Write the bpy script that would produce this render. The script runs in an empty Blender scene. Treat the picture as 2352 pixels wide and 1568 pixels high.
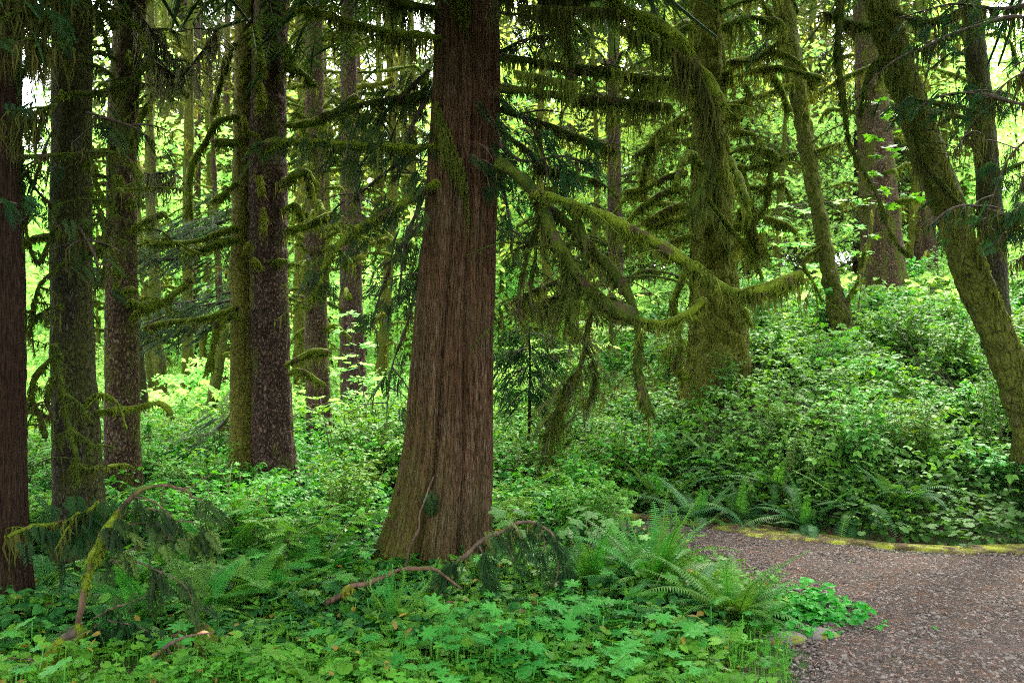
import bpy, math, random
import numpy as np
from mathutils import Vector
random.seed(7); rng = np.random.default_rng(11)
SC = bpy.context.scene; COL = SC.collection
F = 2286.7; UC = 1176.0; VC = 784.0; CZ = 2.0          # lens in pixels of a 2352 wide frame, eye height
R = math.radians
U = lambda a, b, n=None: rng.uniform(a, b, n)

def P(u, v, Y): return np.array([(u-UC)/F*Y, Y, CZ-(v-VC)/F*Y])
def sstep(a, b, x):
    t = np.clip((x-a)/(b-a), 0, 1); return t*t*(3-2*t)

# ------------------------------------------------------------------ noise
def _h(ix, iy, iz):
    s = np.sin(ix*127.1+iy*311.7+iz*74.7)*43758.5453
    return s-np.floor(s)
def vnoise(x, y, z):
    x, y, z = np.broadcast_arrays(x, y, z)
    ix, iy, iz = np.floor(x), np.floor(y), np.floor(z)
    fx, fy, fz = x-ix, y-iy, z-iz
    fx = fx*fx*(3-2*fx); fy = fy*fy*(3-2*fy); fz = fz*fz*(3-2*fz)
    o = 0
    for a in (0, 1):
        for b in (0, 1):
            for c in (0, 1):
                o = o+_h(ix+a, iy+b, iz+c)*(fx if a else 1-fx)*(fy if b else 1-fy)*(fz if c else 1-fz)
    return o
def fbm(x, y, z, k=3):
    o = 0; a = .5
    for i in range(k):
        o = o+a*vnoise(x*2**i+i*17, y*2**i, z*2**i); a *= .5
    return o

# ------------------------------------------------------------------ the lie of the land
EX = [-40, -10, -2, 1.25, 1.65, 2.43, 3.05, 3.59, 4.2, 4.89, 8, 12, 40]
EY = [16, 13, 12.2, 11.3, 11.15, 10.95, 10.15, 9.6, 9.4, 9.5, 10.4, 12.2, 22]
NX = [-40, -10, -2, .3, 1.25, 1.6, 1.72, 2.0, 2.3, 2.45]
def far_edge(x): return np.interp(x, EX, EY)
# near edge of the path as X(Y)
PY = [-8, 2, 4.6, 5.0, 5.83, 6.5, 7.0, 7.5, 8.0, 8.8, 9.5, 10.0, 10.4, 10.8]
PX = [.2, 1.0, 1.35, 1.45, 1.62, 1.78, 1.98, 2.1, 2.06, 1.85, 1.70, 1.52, 1.2, .2]
def near_x(y): return np.interp(y, PY, PX)
def gz(x, y):
    x = np.asarray(x, float); y = np.asarray(y, float)
    d = y-far_edge(x)-.25
    w = sstep(.7, 3.2, x)
    hill = (1+.24*sstep(4, 9, x))*w*np.where(d > 0, 2.75*(1-np.exp(-np.clip(d, 0, 60)*.135)), 0)
    wild = np.maximum(sstep(.0, .8, d), sstep(.1, .9, near_x(y)-x))
    bump = (fbm(x*.6, y*.6, 3.3)-.45)*.28*wild+(fbm(x*3, y*3, 9.)-.45)*.06*wild
    far = .085*np.clip(y-34, 0, 80)
    return hill+bump+far

# ------------------------------------------------------------------ mesh building
class MB:
    def __init__(s): s.v = []; s.q = []; s.t = []; s.c = []; s.n = 0
    def add(s, v, q=None, t=None, c=.5):
        v = np.asarray(v, float).reshape(-1, 3)
        if q is not None and len(q): s.q.append(np.asarray(q, int).reshape(-1, 4)+s.n)
        if t is not None and len(t): s.t.append(np.asarray(t, int).reshape(-1, 3)+s.n)
        s.c.append(np.broadcast_to(np.asarray(c, float), (len(v),))); s.v.append(v); s.n += len(v)
    def many(s, T, M, pos, c):
        """copies of a template T=(verts, quads, tris) under the matrices M (k,3,3) at pos (k,3), one tint each"""
        tv, tq, tt = T; k = len(pos); n = len(tv)
        if not k: return
        v = np.einsum('kij,nj->kni', M, tv)+pos[:, None, :]
        off = (np.arange(k)*n)[:, None, None]
        s.add(v.reshape(-1, 3), (tq[None]+off).reshape(-1, 4) if len(tq) else None,
              (tt[None]+off).reshape(-1, 3) if len(tt) else None, np.repeat(c, n))
    def mesh(s, name, mat, origin=(0, 0, 0), smooth=True):
        v = np.concatenate(s.v)-np.asarray(origin, float)
        q = np.concatenate(s.q) if s.q else np.zeros((0, 4), int)
        t = np.concatenate(s.t) if s.t else np.zeros((0, 3), int)
        me = bpy.data.meshes.new(name)
        me.vertices.add(len(v)); me.vertices.foreach_set('co', v.astype(np.float32).ravel())
        nl = q.size+t.size
        me.loops.add(nl); me.loops.foreach_set('vertex_index', np.concatenate([q.ravel(), t.ravel()]).astype(np.int32))
        me.polygons.add(len(q)+len(t))
        me.polygons.foreach_set('loop_start', np.concatenate([np.arange(len(q))*4, q.size+np.arange(len(t))*3]).astype(np.int32))
        me.polygons.foreach_set('use_smooth', np.full(len(q)+len(t), smooth))
        a = me.attributes.new('tint', 'FLOAT', 'POINT'); a.data.foreach_set('value', np.concatenate(s.c).astype(np.float32))
        me.update(calc_edges=True); me.materials.append(mat)
        return me
    def build(s, name, mat, parent=None, smooth=True):
        o = np.array(parent.location) if parent is not None else np.zeros(3)
        if parent is not None and parent.parent is not None: o = o+np.array(parent.parent.location)
        return link(name, s.mesh(name, mat, o, smooth), parent)
def link(name, me, parent=None):
    o = bpy.data.objects.new(name, me); COL.objects.link(o)
    if parent is not None: o.parent = parent
    return o
def tag(o, label=None, cat=None, group=None, kind=None):
    if label: o['label'] = label
    if cat: o['category'] = cat
    if group: o['group'] = group
    if kind: o['kind'] = kind
    return o
def thing(name, label, cat, loc, group=None):
    o = bpy.data.objects.new(name, None); COL.objects.link(o); o.location = [float(a) for a in loc]
    o.empty_display_size = .1
    return tag(o, label, cat, group)

def resample(pts, step):
    p = np.asarray(pts, float); k = p.shape[1]
    if len(p) == 2: p = np.vstack([p[0], (p[0]+p[1])/2, p[1]])
    e = np.vstack([2*p[0]-p[1], p, 2*p[-1]-p[-2]]); out = []
    for i in range(1, len(e)-2):
        a, b, c, d = e[i-1:i+3]; n = max(2, int(np.linalg.norm((c-b)[:3])/step)); t = np.linspace(0, 1, n, endpoint=False)[:, None]
        out.append(.5*(2*b+(c-a)*t+(2*a-5*b+4*c-d)*t**2+(3*b-a-3*c+d)*t**3))
    return np.vstack(out+[p[-1:]])
def frames(p):
    t = np.gradient(p, axis=0); t /= np.linalg.norm(t, axis=1, keepdims=True)+1e-9
    n = np.cross(t, [0, 0, 1.0]); bad = np.linalg.norm(n, axis=1) < .15
    n[bad] = np.cross(t[bad], [0, 1.0, 0]); 
    for i in range(1, len(n)):
        m = n[i-1]-t[i]*np.dot(n[i-1], t[i]); n[i] = m if np.linalg.norm(m) > 1e-4 else n[i]
        n[i] /= np.linalg.norm(n[i])+1e-9
    n[0] /= np.linalg.norm(n[0])+1e-9
    return t, n, np.cross(t, n)
def tube(mb, p, r, seg=8, rough=.0, fq=12., c=.5, cap=True, seed=0.):
    p = np.asarray(p, float); r = np.broadcast_to(np.asarray(r, float), (len(p),))
    t, n, b = frames(p); a = np.linspace(0, 2*math.pi, seg, endpoint=False)
    d = n[:, None]*np.cos(a)[None, :, None]+b[:, None]*np.sin(a)[None, :, None]
    v = p[:, None]+d*r[:, None, None]
    if rough: 
        k = 1+rough*(fbm(v[..., 0]*fq+seed, v[..., 1]*fq, v[..., 2]*fq, 3)-.43)*3.4
        v = p[:, None]+d*(r[:, None]*k)[..., None]
    m = len(p); i = np.arange(m-1)[:, None]*seg; j = np.arange(seg)[None]; j2 = (j+1) % seg
    q = np.stack([i+j, i+j2, i+seg+j2, i+seg+j], -1).reshape(-1, 4)
    vv = v.reshape(-1, 3); tr = []
    if cap:
        vv = np.vstack([vv, p[-1]+t[-1]*r[-1]*.6, p[0]-t[0]*r[0]*.3]); k = m*seg
        tr = [[(m-1)*seg+x, (m-1)*seg+(x+1) % seg, k] for x in range(seg)]+[[(x+1) % seg, x, k+1] for x in range(seg)]
    mb.add(vv, q, tr, c)
def strands(mb, p, L, w, drift=.12, c=.5, nseg=4, lean=None):
    """thin tapering ribbons that hang from the points p"""
    k = len(p)
    if not k: return
    p = np.asarray(p); L = np.broadcast_to(L, (k,)); w = np.broadcast_to(w, (k,))
    yaw = U(0, math.pi, k); sx = np.stack([np.cos(yaw), np.sin(yaw), 0*yaw], 1)
    dr = rng.normal(0, drift, (k, 3)); dr[:, 2] = 0; dr2 = rng.normal(0, drift*.5, (k, 3)); dr2[:, 2] = 0
    vs = []
    for s in range(nseg+1):
        f = s/nseg; q = p+np.array([0, 0, -1.])*(L*f)[:, None]+dr*(L*f*f)[:, None]+dr2*(L*math.sin(f*6))[:, None]
        if lean is not None: q = q+lean*(L*f*(1-f)*1.2)[:, None]
        hw = w*(1-f*.85)*(.6+.4*math.cos(f*3))
        vs += [q-sx*hw[:, None], q+sx*hw[:, None]]
    v = np.stack(vs, 1); o = (np.arange(k)*(2*nseg+2))[:, None, None]
    q = np.array([[2*s, 2*s+1, 2*s+3, 2*s+2] for s in range(nseg)])
    mb.add(v.reshape(-1, 3), (q[None]+o).reshape(-1, 4), None, np.repeat(np.broadcast_to(c, (k,)), 2*nseg+2))

def basis(yaw, pitch, roll, s=1.):
    """leaf frames: +Y runs out along yaw, tipped up by pitch, rolled about itself; scaled by s"""
    cy, sy, cp, sp = np.cos(yaw), np.sin(yaw), np.cos(pitch), np.sin(pitch)
    y = np.stack([cy*cp, sy*cp, sp], 1); x0 = np.stack([sy, -cy, 0*sy], 1); z0 = np.cross(x0, y)
    x = x0*np.cos(roll)[:, None]+z0*np.sin(roll)[:, None]; z = np.cross(x, y)
    return np.stack([x, y, z], 2)*np.broadcast_to(s, (len(yaw),))[:, None, None]

# ------------------------------------------------------------------ leaf templates (base at the origin, along +Y, face up +Z)
E3 = np.zeros((0, 3), int); E4 = np.zeros((0, 4), int)
def ovate(w=.34, fold=.06, droop=.16):
    ys = [0, .22, .5, .78]; ws = [.02, .8, 1, .55]; v = []
    for y, k in zip(ys, ws): v += [[-w*k, y, fold*k-droop*y*y], [0, y, -droop*y*y], [w*k, y, fold*k-droop*y*y]]
    v.append([0, 1, -droop]); q = []
    for i in range(3): a = i*3; q += [[a, a+1, a+4, a+3], [a+1, a+2, a+5, a+4]]
    return np.array(v), np.array(q), np.array([[9, 10, 12], [10, 11, 12]])
def diamond(w=.32, fold=.1, droop=.1):
    v = np.array([[0, 0, 0], [w, .45, fold], [0, 1, -droop], [-w, .45, fold]])
    return v, E4, np.array([[0, 1, 2], [0, 2, 3]])
def palmate(lobes=5, depth=.5, span=150, steps=6, droop=.25, sharp=.8, ser=.05, flat=.06):
    a = np.radians(np.linspace(-span, span, lobes*steps+1)); ph = np.linspace(0, lobes, lobes*steps+1)
    fr = np.abs((ph % 1)-.5)*2; fr[-1] = 1
    size = .62+.38*np.cos(a*.5)
    r = (1-depth*fr**sharp)*size*.62+ser*np.where(np.arange(len(a)) % 2, 1, -1)*.5
    x = np.sin(a)*r; y = .36+np.cos(a)*r; z = -droop*(x*x+(y-.3)**2)+flat*(1-fr)
    v = np.vstack([[0, .36, .02], np.stack([x, y, z], 1), [[0, .2, 0]]]); n = len(a)
    t = [[0, i+2, i+1] for i in range(n-1)]+[[0, n+1, n], [0, 1, n+1]]
    return v, E4, np.array(t)
def roundleaf(n=15, droop=.3, cup=.1):
    a = np.radians(np.linspace(-155, 155, n)); r = .5*(.86+.14*np.cos(a))+.022*np.where(np.arange(n) % 2, 1, -1)
    x = np.sin(a)*r; y = .4+np.cos(a)*r; z = -droop*(x*x+(y-.3)**2)+cup*np.abs(x)
    v = np.vstack([[0, .36, 0], np.stack([x, y, z], 1)])
    return v, E4, np.array([[0, i+2, i+1] for i in range(n-1)])
def merge(parts):
    vs, qs, ts, n = [], [], [], 0
    for (v, q, t) in parts: vs.append(v); qs.append(q+n); ts.append(t+n); n += len(v)
    return np.vstack(vs), np.vstack(qs).astype(int), np.vstack(ts).astype(int)
def put(T, yaw, pitch=0., roll=0., s=1., at=(0, 0, 0)):
    M = basis(np.array([R(90)+yaw]), np.array([pitch]), np.array([roll]), s)[0]
    return T[0]@M.T+np.array(at), T[1], T[2]
OV = ovate(); DI = diamond(); PAL5 = palmate(); PAL7 = palmate(7, .55, 155, 5, .3, .7, .05); PALBIG = palmate(5, .42, 150, 8, .35, .8, .07, .05)
RND = roundleaf(); RND2 = roundleaf(11, .2, .16)
PALLO = palmate(5, .5, 145, 3, .35, .7, 0.)
TRI = merge([put(OV, 0, -.1, 0, .95), put(OV, 1.25, -.2, .2, .8), put(OV, -1.25, -.2, -.2, .8)])
CLOV = merge([put(RND2, a, .05, 0, .55) for a in (0, 2.1, -2.1)])
DIN = diamond(.19, .06, .1)
PIN = merge([put(DIN, sgn*(1.15-.25*i/7), -.1, 0, .42*(1-.09*i), (0, .12+.11*i, 0)) for i in range(8) for sgn in (1, -1)]+[put(DI, 0, 0, 0, .2, (0, .95, 0))])
def spray(n=17, sub=6, droop=.35, wide=.42, leafw=.085, seed=1):
    """flat cedar frond: side branchlets, each with small side scales"""
    rg = random.Random(seed); out = []; D = diamond(leafw, .01, .05)
    D2 = diamond(.14, .0, .05)
    out.append(put(diamond(.018, 0, 0), 0))
    for i in range(n):
        y = .08+.86*i/n; sg = 1 if i % 2 else -1; L = wide*(1-.62*i/n)*rg.uniform(.75, 1.15); a = sg*rg.uniform(.75, 1.0)
        out.append(put(D, a, 0, 0, L, (0, y, 0)))
        ax = -math.sin(a); ay = math.cos(a)
        for k in range(sub):
            f = .25+.65*k/sub; s2 = 1 if k % 2 else -1
            out.append(put(D2, a+s2*.75, 0, 0, L*.42*(1-.5*f), (ax*L*f, y+ay*L*f, 0)))
    v, q, t = merge(out); v = v.copy(); v[:, 2] -= droop*v[:, 1]**2+.25*v[:, 0]**2
    return v, q, t
SPRAY = [spray(seed=i, wide=.36+.05*i) for i in range(3)]
SPRAYLO = spray(13, 0, .35, .36, .1, 5)
def twig(n=26, L=.13, droop=.25, seed=2):
    """spruce or hemlock twig: a shoot with a fringe of side shoots bearing needles"""
    rg = random.Random(seed); out = [put(diamond(.015, 0, 0), 0)]; N = diamond(.07, 0, .1)
    for i in range(n):
        y = .05+.9*i/n; sg = 1 if i % 2 else -1
        out.append(put(N, sg*rg.uniform(.6, 1.1), rg.uniform(-.5, .2), 0, L*rg.uniform(.7, 1.3)*(1.4-.7*i/n), (0, y, 0)))
    v, q, t = merge(out); v = v.copy(); v[:, 2] -= droop*v[:, 1]**2
    return v, q, t
TWIG = twig(); TWIGLO = twig(14, .2)

# ------------------------------------------------------------------ materials
class NT:
    def __init__(s, name):
        s.m = bpy.data.materials.new(name); s.m.use_nodes = True; s.t = s.m.node_tree; s.t.nodes.clear()
        s.out = s.n('ShaderNodeOutputMaterial')
    def n(s, typ, **kw):
        x = s.t.nodes.new(typ)
        for k, v in kw.items():
            if k in x.inputs.keys() if isinstance(k, str) else False: s.put(x.inputs[k], v)
            else: setattr(x, k, v)
        return x
    def put(s, sock, v):
        if isinstance(v, bpy.types.NodeSocket): s.t.links.new(v, sock)
        elif isinstance(v, (tuple, list)) and len(v) == 3 and sock.type == 'RGBA': sock.default_value = (*v, 1)
        else: sock.default_value = v
    def mix(s, f, a, b, mode='MIX'):
        x = s.n('ShaderNodeMix', data_type='RGBA', blend_type=mode, clamp_factor=True)
        s.put(x.inputs[0], f); s.put(x.inputs[6], a); s.put(x.inputs[7], b); return x.outputs[2]
    def math(s, op, a, b=0.):
        x = s.n('ShaderNodeMath', operation=op); s.put(x.inputs[0], a); s.put(x.inputs[1], b); return x.outputs[0]
    def ramp(s, f, stops):
        x = s.n('ShaderNodeValToRGB'); e = x.color_ramp.elements
        while len(e) < len(stops): e.new(.5)
        for k, (p, c) in zip(e, stops): k.position = p; k.color = (*c, 1) if not isinstance(c, (int, float)) else (c, c, c, 1)
        s.put(x.inputs[0], f); return x.outputs[0]
    def coord(s, scale=(1, 1, 1)):
        c = s.n('ShaderNodeTexCoord'); m = s.n('ShaderNodeMapping'); s.t.links.new(c.outputs['Object'], m.inputs[0]); m.inputs['Scale'].default_value = scale
        return m.outputs[0]
    def noise(s, scale, det=4., co=None, rough=.55):
        x = s.n('ShaderNodeTexNoise'); x.inputs['Scale'].default_value = scale; x.inputs['Detail'].default_value = det; x.inputs['Roughness'].default_value = rough
        if co is not None: s.t.links.new(co, x.inputs['Vector'])
        return x.outputs[0]
    def vor(s, scale, co=None, feature='F1', rnd=1.):
        x = s.n('ShaderNodeTexVoronoi', feature=feature); x.inputs['Scale'].default_value = scale; x.inputs['Randomness'].default_value = rnd
        if co is not None: s.t.links.new(co, x.inputs['Vector'])
        return x
    def tint(s): return s.n('ShaderNodeAttribute', attribute_name='tint').outputs['Fac']
    def rnd(s): return s.n('ShaderNodeObjectInfo').outputs['Random']
    def bump(s, h, dist, strength=1.):
        b = s.n('ShaderNodeBump'); b.inputs['Strength'].default_value = strength; b.inputs['Distance'].default_value = dist; s.put(b.inputs['Height'], h); return b.outputs[0]
    def bsdf(s, col, rough=.8, spec=.3, normal=None):
        b = s.n('ShaderNodeBsdfPrincipled'); s.put(b.inputs['Base Color'], col); s.put(b.inputs['Roughness'], rough); s.put(b.inputs['Specular IOR Level'], spec)
        if normal is not None: s.t.links.new(normal, b.inputs['Normal'])
        return b.outputs[0]
    def end(s, sh): s.t.links.new(sh, s.out.inputs[0]); return s.m

def leafmat(name, a, b, trans=.45, rough=.55, spec=.15, tcol=(1.5, 1.25, .45), var=.35):
    s = NT(name); c = s.mix(s.tint(), a, b)
    hs = s.n('ShaderNodeHueSaturation'); s.put(hs.inputs['Color'], c)
    s.put(hs.inputs['Hue'], s.math('ADD', s.math('MULTIPLY', s.math('FRACT', s.math('MULTIPLY', s.rnd(), 7.31)), .05), .478)); s.put(hs.inputs['Value'], s.math('ADD', s.math('MULTIPLY', s.rnd(), var), 1-var/2)); c = hs.outputs[0]
    t = s.n('ShaderNodeBsdfTranslucent'); s.put(t.inputs[0], s.mix(1., c, tcol, 'MULTIPLY'))
    x = s.n('ShaderNodeMixShader'); x.inputs[0].default_value = trans
    s.t.links.new(s.bsdf(c, rough, spec), x.inputs[1]); s.t.links.new(t.outputs[0], x.inputs[2])
    return s.end(x.outputs[0])
def mossmat(name, a, b, fq=9., bd=.01):
    s = NT(name); co = s.coord(); n = s.noise(fq, 5, co); n2 = s.noise(90, 3, co)
    c = s.mix(s.ramp(n, [(.3, 0), (.7, 1)]), a, b); c = s.mix(s.math('MULTIPLY', s.ramp(n2, [(.35, 1), (.6, 0)]), .55), c, tuple(k*.35 for k in a)); c = s.mix(s.ramp(s.noise(5.5, 4, co), [(.56, 0), (.64, .85)]), c, (.05, .035, .02))
    t = s.n('ShaderNodeBsdfTranslucent'); s.put(t.inputs[0], c); x = s.n('ShaderNodeMixShader'); x.inputs[0].default_value = .25
    s.t.links.new(s.bsdf(c, .9, .1, s.bump(n2, bd)), x.inputs[1]); s.t.links.new(t.outputs[0], x.inputs[2])
    return s.end(x.outputs[0])
def sprucebark(name, a, b, moss=.35, mosscol=(.10, .10, .018), lich=.25, sc=26.):
    s = NT(name); co = s.coord((1, 1, .6)); nz = s.n('ShaderNodeTexNoise'); nz.inputs['Scale'].default_value = 14; nz.inputs['Detail'].default_value = 3
    va = s.n('ShaderNodeVectorMath', operation='MULTIPLY_ADD'); s.t.links.new(nz.outputs['Color'], va.inputs[0]); va.inputs[1].default_value = (.09, .09, .09); s.t.links.new(co, va.inputs[2]); co = va.outputs[0]; v = s.vor(sc, co); v2 = s.vor(sc, co, 'DISTANCE_TO_EDGE'); n = s.noise(5, 5, co); n2 = s.noise(38, 4, co)
    c = s.mix(v.outputs['Color'], a, b); c = s.mix(s.ramp(n2, [(.35, 1), (.62, 0)]), c, tuple(k*.3 for k in a))
    c = s.mix(s.math('MULTIPLY', s.ramp(s.noise(11, 4, co), [(.58, 0), (.68, 1)]), lich), c, (.27, .27, .24))
    e = s.ramp(v2.outputs['Distance'], [(.0, .15), (.2, 1)]); c = s.mix(e, tuple(k*.25 for k in a), c)
    nm = s.noise(3.1, 6, s.coord((1, 1, .35)), .65)
    mk = s.math('MULTIPLY', s.ramp(nm, [(.62-moss*.5, 0), (.74-moss*.5, 1)]), s.ramp(n2, [(.3, 0), (.5, 1)]))
    c = s.mix(mk, c, mosscol)
    h = s.math('ADD', s.math('MULTIPLY', e, .6), n2)
    return s.end(s.bsdf(c, .9, .06, s.bump(h, .05)))
def cedarbark(name, a, b, g=.5, mossy=0.35):
    s = NT(name); co = s.coord((1, 1, .035)); co2 = s.coord((1, 1, .09)); n = s.noise(42, 6, co, .6); n2 = s.noise(110, 5, co2, .6); n3 = s.noise(4, 4, s.coord((1, 1, .25)))
    c = s.mix(s.ramp(n, [(.3, 0), (.68, 1)]), a, b); c = s.mix(s.ramp(n2, [(.36, 1), (.52, 0)]), c, tuple(k*.25 for k in a))
    gr = s.math('MULTIPLY', s.ramp(n2, [(.52, 0), (.66, 1)]), s.math('MULTIPLY', s.ramp(n3, [(.4, 0), (.62, 1)]), g)); c = s.mix(gr, c, (.17, .155, .13))
    z = s.n('ShaderNodeSeparateXYZ'); s.t.links.new(s.coord(), z.inputs[0])
    low = s.ramp(s.math('MULTIPLY', z.outputs[2], .6), [(.0, 1), (.65, .55), (1., .3)])
    side = s.ramp(s.math('ADD', s.math('MULTIPLY', z.outputs[0], -.9), .5), [(.3, .15), (.9, 1)])
    mm = s.math('MULTIPLY', s.math('MULTIPLY', s.math('MULTIPLY', low, side), mossy*2.5), s.ramp(s.noise(24, 4, s.coord((1, 1, .4))), [(.34, 0), (.5, 1)]))
    c = s.mix(mm, c, (.07, .082, .012))
    green = s.math('MULTIPLY', s.ramp(s.noise(2.2, 5, s.coord((1, 1, .5))), [(.5, 0), (.66, 1)]), mossy*.9); c = s.mix(green, c, (.045, .05, .02))
    h = s.math('ADD', n, s.math('MULTIPLY', n2, .7))
    return s.end(s.bsdf(c, .9, .06, s.bump(h, .05)))

M = {}
M['cedar'] = cedarbark('red cedar bark', (.030, .016, .008), (.104, .055, .028), .45)
M['cedar_shade'] = cedarbark('shaded red cedar bark', (.012, .006, .004), (.03, .014, .009), .1, .1)  # darkened copy of the cedar bark, shade put into its colour
M['spruce'] = sprucebark('spruce bark', (.07, .048, .028), (.18, .122, .072), .28, (.07, .085, .012), .15)
M['spruce_moss'] = sprucebark('mossy spruce bark', (.08, .062, .032), (.18, .135, .065), .62, (.115, .115, .018), .1)
M['spruce_dark'] = sprucebark('grey mossy bark', (.04, .034, .024), (.085, .072, .056), .5, (.035, .04, .01), .25)
M['spruce_purple'] = sprucebark('purple brown bark', (.065, .042, .03), (.175, .115, .08), .18, (.07, .085, .012), .15)
M['maple'] = sprucebark('mossy maple bark', (.055, .042, .027), (.14, .108, .072), .62, (.07, .085, .012), .6, 14.)
M['oldmoss'] = sprucebark('moss covered bark', (.07, .05, .022), (.15, .108, .05), .66, (.09, .105, .013), .0, 20.)
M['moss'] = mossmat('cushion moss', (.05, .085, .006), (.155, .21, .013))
M['moss_dark'] = mossmat('dark cushion moss', (.022, .042, .005), (.07, .10, .009))  # darker tone of the cushion moss
M['moss_gold'] = mossmat('golden moss', (.075, .10, .009), (.21, .225, .02), 14.)
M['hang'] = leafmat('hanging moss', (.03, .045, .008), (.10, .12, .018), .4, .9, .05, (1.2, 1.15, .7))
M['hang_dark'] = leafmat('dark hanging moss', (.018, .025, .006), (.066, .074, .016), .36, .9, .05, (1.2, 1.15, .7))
M['hang_gold'] = leafmat('yellow hanging moss', (.11, .11, .015), (.24, .22, .03), .35, .9, .05, (1.2, 1.15, .7))
M['lichen'] = leafmat('grey hanging lichen', (.07, .08, .04), (.16, .17, .09), .4, .9, .05, (1.1, 1.1, .8))
M['needle'] = leafmat('cedar foliage', (.008, .028, .008), (.024, .062, .013), .35, .6, .12)
M['needle_blue'] = leafmat('blue green spruce foliage', (.024, .05, .026), (.06, .1, .05), .35, .6, .1, (1.1, 1.2, .8))
M['needle_bright'] = leafmat('fresh cedar foliage', (.04, .08, .012), (.1, .15, .025), .4, .5, .3)
M['needle_mid'] = leafmat('hemlock foliage', (.035, .06, .018), (.09, .12, .035), .4, .6, .3)
M['crown'] = leafmat('canopy needles', (.010, .028, .008), (.026, .058, .014), .3, .6, .12)
M['leaf'] = leafmat('bush leaves', (.022, .105, .008), (.088, .255, .018), .36, .5, .1, var=.5)
M['leaf_bank'] = leafmat('pale bush leaves', (.028, .115, .014), (.10, .28, .045), .36, .5, .1, (1.3, 1.25, .5), .5)
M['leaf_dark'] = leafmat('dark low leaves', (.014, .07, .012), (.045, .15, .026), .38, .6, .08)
M['leaf_glow'] = leafmat('glow painted maple leaves', (.16, .36, .07), (.33, .55, .18), .64, .5, .1, (1.0, 1.12, .7), .6)  # leaf colours raised, so part of the backlit glow is painted in
M['leaf_far'] = leafmat('far pale leaves', (.26, .38, .07), (.44, .55, .17), .64, .5, .3, (1.3, 1.2, .6))  # paleness lifted too, painting the brightness of the far wood
M['clover'] = leafmat('ground leaves', (.020, .12, .010), (.068, .265, .022), .35, .5, .1)
M['cover_blue'] = leafmat('blue green lobed leaves', (.024, .105, .012), (.072, .205, .028), .32, .5, .08, (1.3, 1.2, .5))
M['fern'] = leafmat('sword fern fronds', (.024, .10, .012), (.07, .20, .03), .38, .5, .2)
M['fern_light'] = leafmat('fresh fern fronds', (.022, .105, .010), (.055, .185, .02), .34, .5, .1)
M['fern_blue'] = leafmat('bluish fern fronds', (.016, .07, .018), (.042, .125, .036), .3, .55, .06)
def stemmat(name, a, b):
    s = NT(name); n = s.noise(30, 4, s.coord((1, 1, .3))); return s.end(s.bsdf(s.mix(s.ramp(n, [(.35, 0), (.65, 1)]), a, b), .8, .25, s.bump(n, .004)))
M['twig'] = stemmat('dead twig wood', (.03, .02, .012), (.075, .05, .032))
M['twig_dark'] = stemmat('dark twig wood', (.02, .015, .01), (.05, .038, .022))
M['stem'] = stemmat('green stems', (.05, .07, .02), (.12, .13, .04))
M['stick_plain'] = stemmat('red brown stick', (.06, .03, .019), (.17, .09, .06))
M['bare_white'] = stemmat('peeled pale wood', (.12, .10, .085), (.36, .33, .30))
M['cut_wood'] = stemmat('broken orange wood', (.38, .17, .07), (.6, .34, .17))
def stickmat(name, a, b, pale, th):
    s = NT(name); co = s.coord(); n = s.noise(30, 4, s.coord((1, 1, .3))); c = s.mix(s.ramp(n, [(.35, 0), (.65, 1)]), a, b); c = s.mix(s.ramp(s.noise(8, 5, co, .7), [(th, 0), (th+.03, .9)]), c, pale); c = s.mix(s.ramp(s.noise(5, 5, co), [(.56, 0), (.63, .8)]), c, (.06, .07, .012))
    return s.end(s.bsdf(c, .85, .1, s.bump(n, .006)))
M['stick_red'] = stickmat('red brown stick', (.032, .019, .011), (.088, .055, .034), (.24, .22, .19), .64)
def stonemat():
    s = NT('loose stones'); n = s.noise(40, 4, s.coord()); c = s.mix(s.tint(), (.018, .0155, .0135), (.16, .138, .122)); c = s.mix(s.ramp(n, [(.4, 0), (.7, .5)]), c, (.1, .085, .075))
    return s.end(s.bsdf(c, .9, .08, s.bump(n, .004)))
M['stone'] = stonemat()
def rockmat():
    s = NT('mossy rock'); co = s.coord(); n = s.noise(9, 6, co); n2 = s.noise(60, 4, co); c = s.mix(n2, (.05, .045, .045), (.16, .14, .135)); c = s.mix(s.ramp(n, [(.5, 0), (.6, 1)]), c, (.09, .115, .015))
    return s.end(s.bsdf(c, .85, .2, s.bump(n2, .01)))
M['rock'] = rockmat()
def soilmat():
    s = NT('forest soil'); co = s.coord(); n = s.noise(2.5, 6, co); n2 = s.noise(45, 5, co); c = s.mix(n2, (.022, .016, .010), (.085, .055, .035)); c = s.mix(s.ramp(n, [(.38, 0), (.6, 1)]), c, (.022, .06, .012))
    return s.end(s.bsdf(c, .9, .1, s.bump(n2, .02)))
M['soil'] = soilmat()
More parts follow.
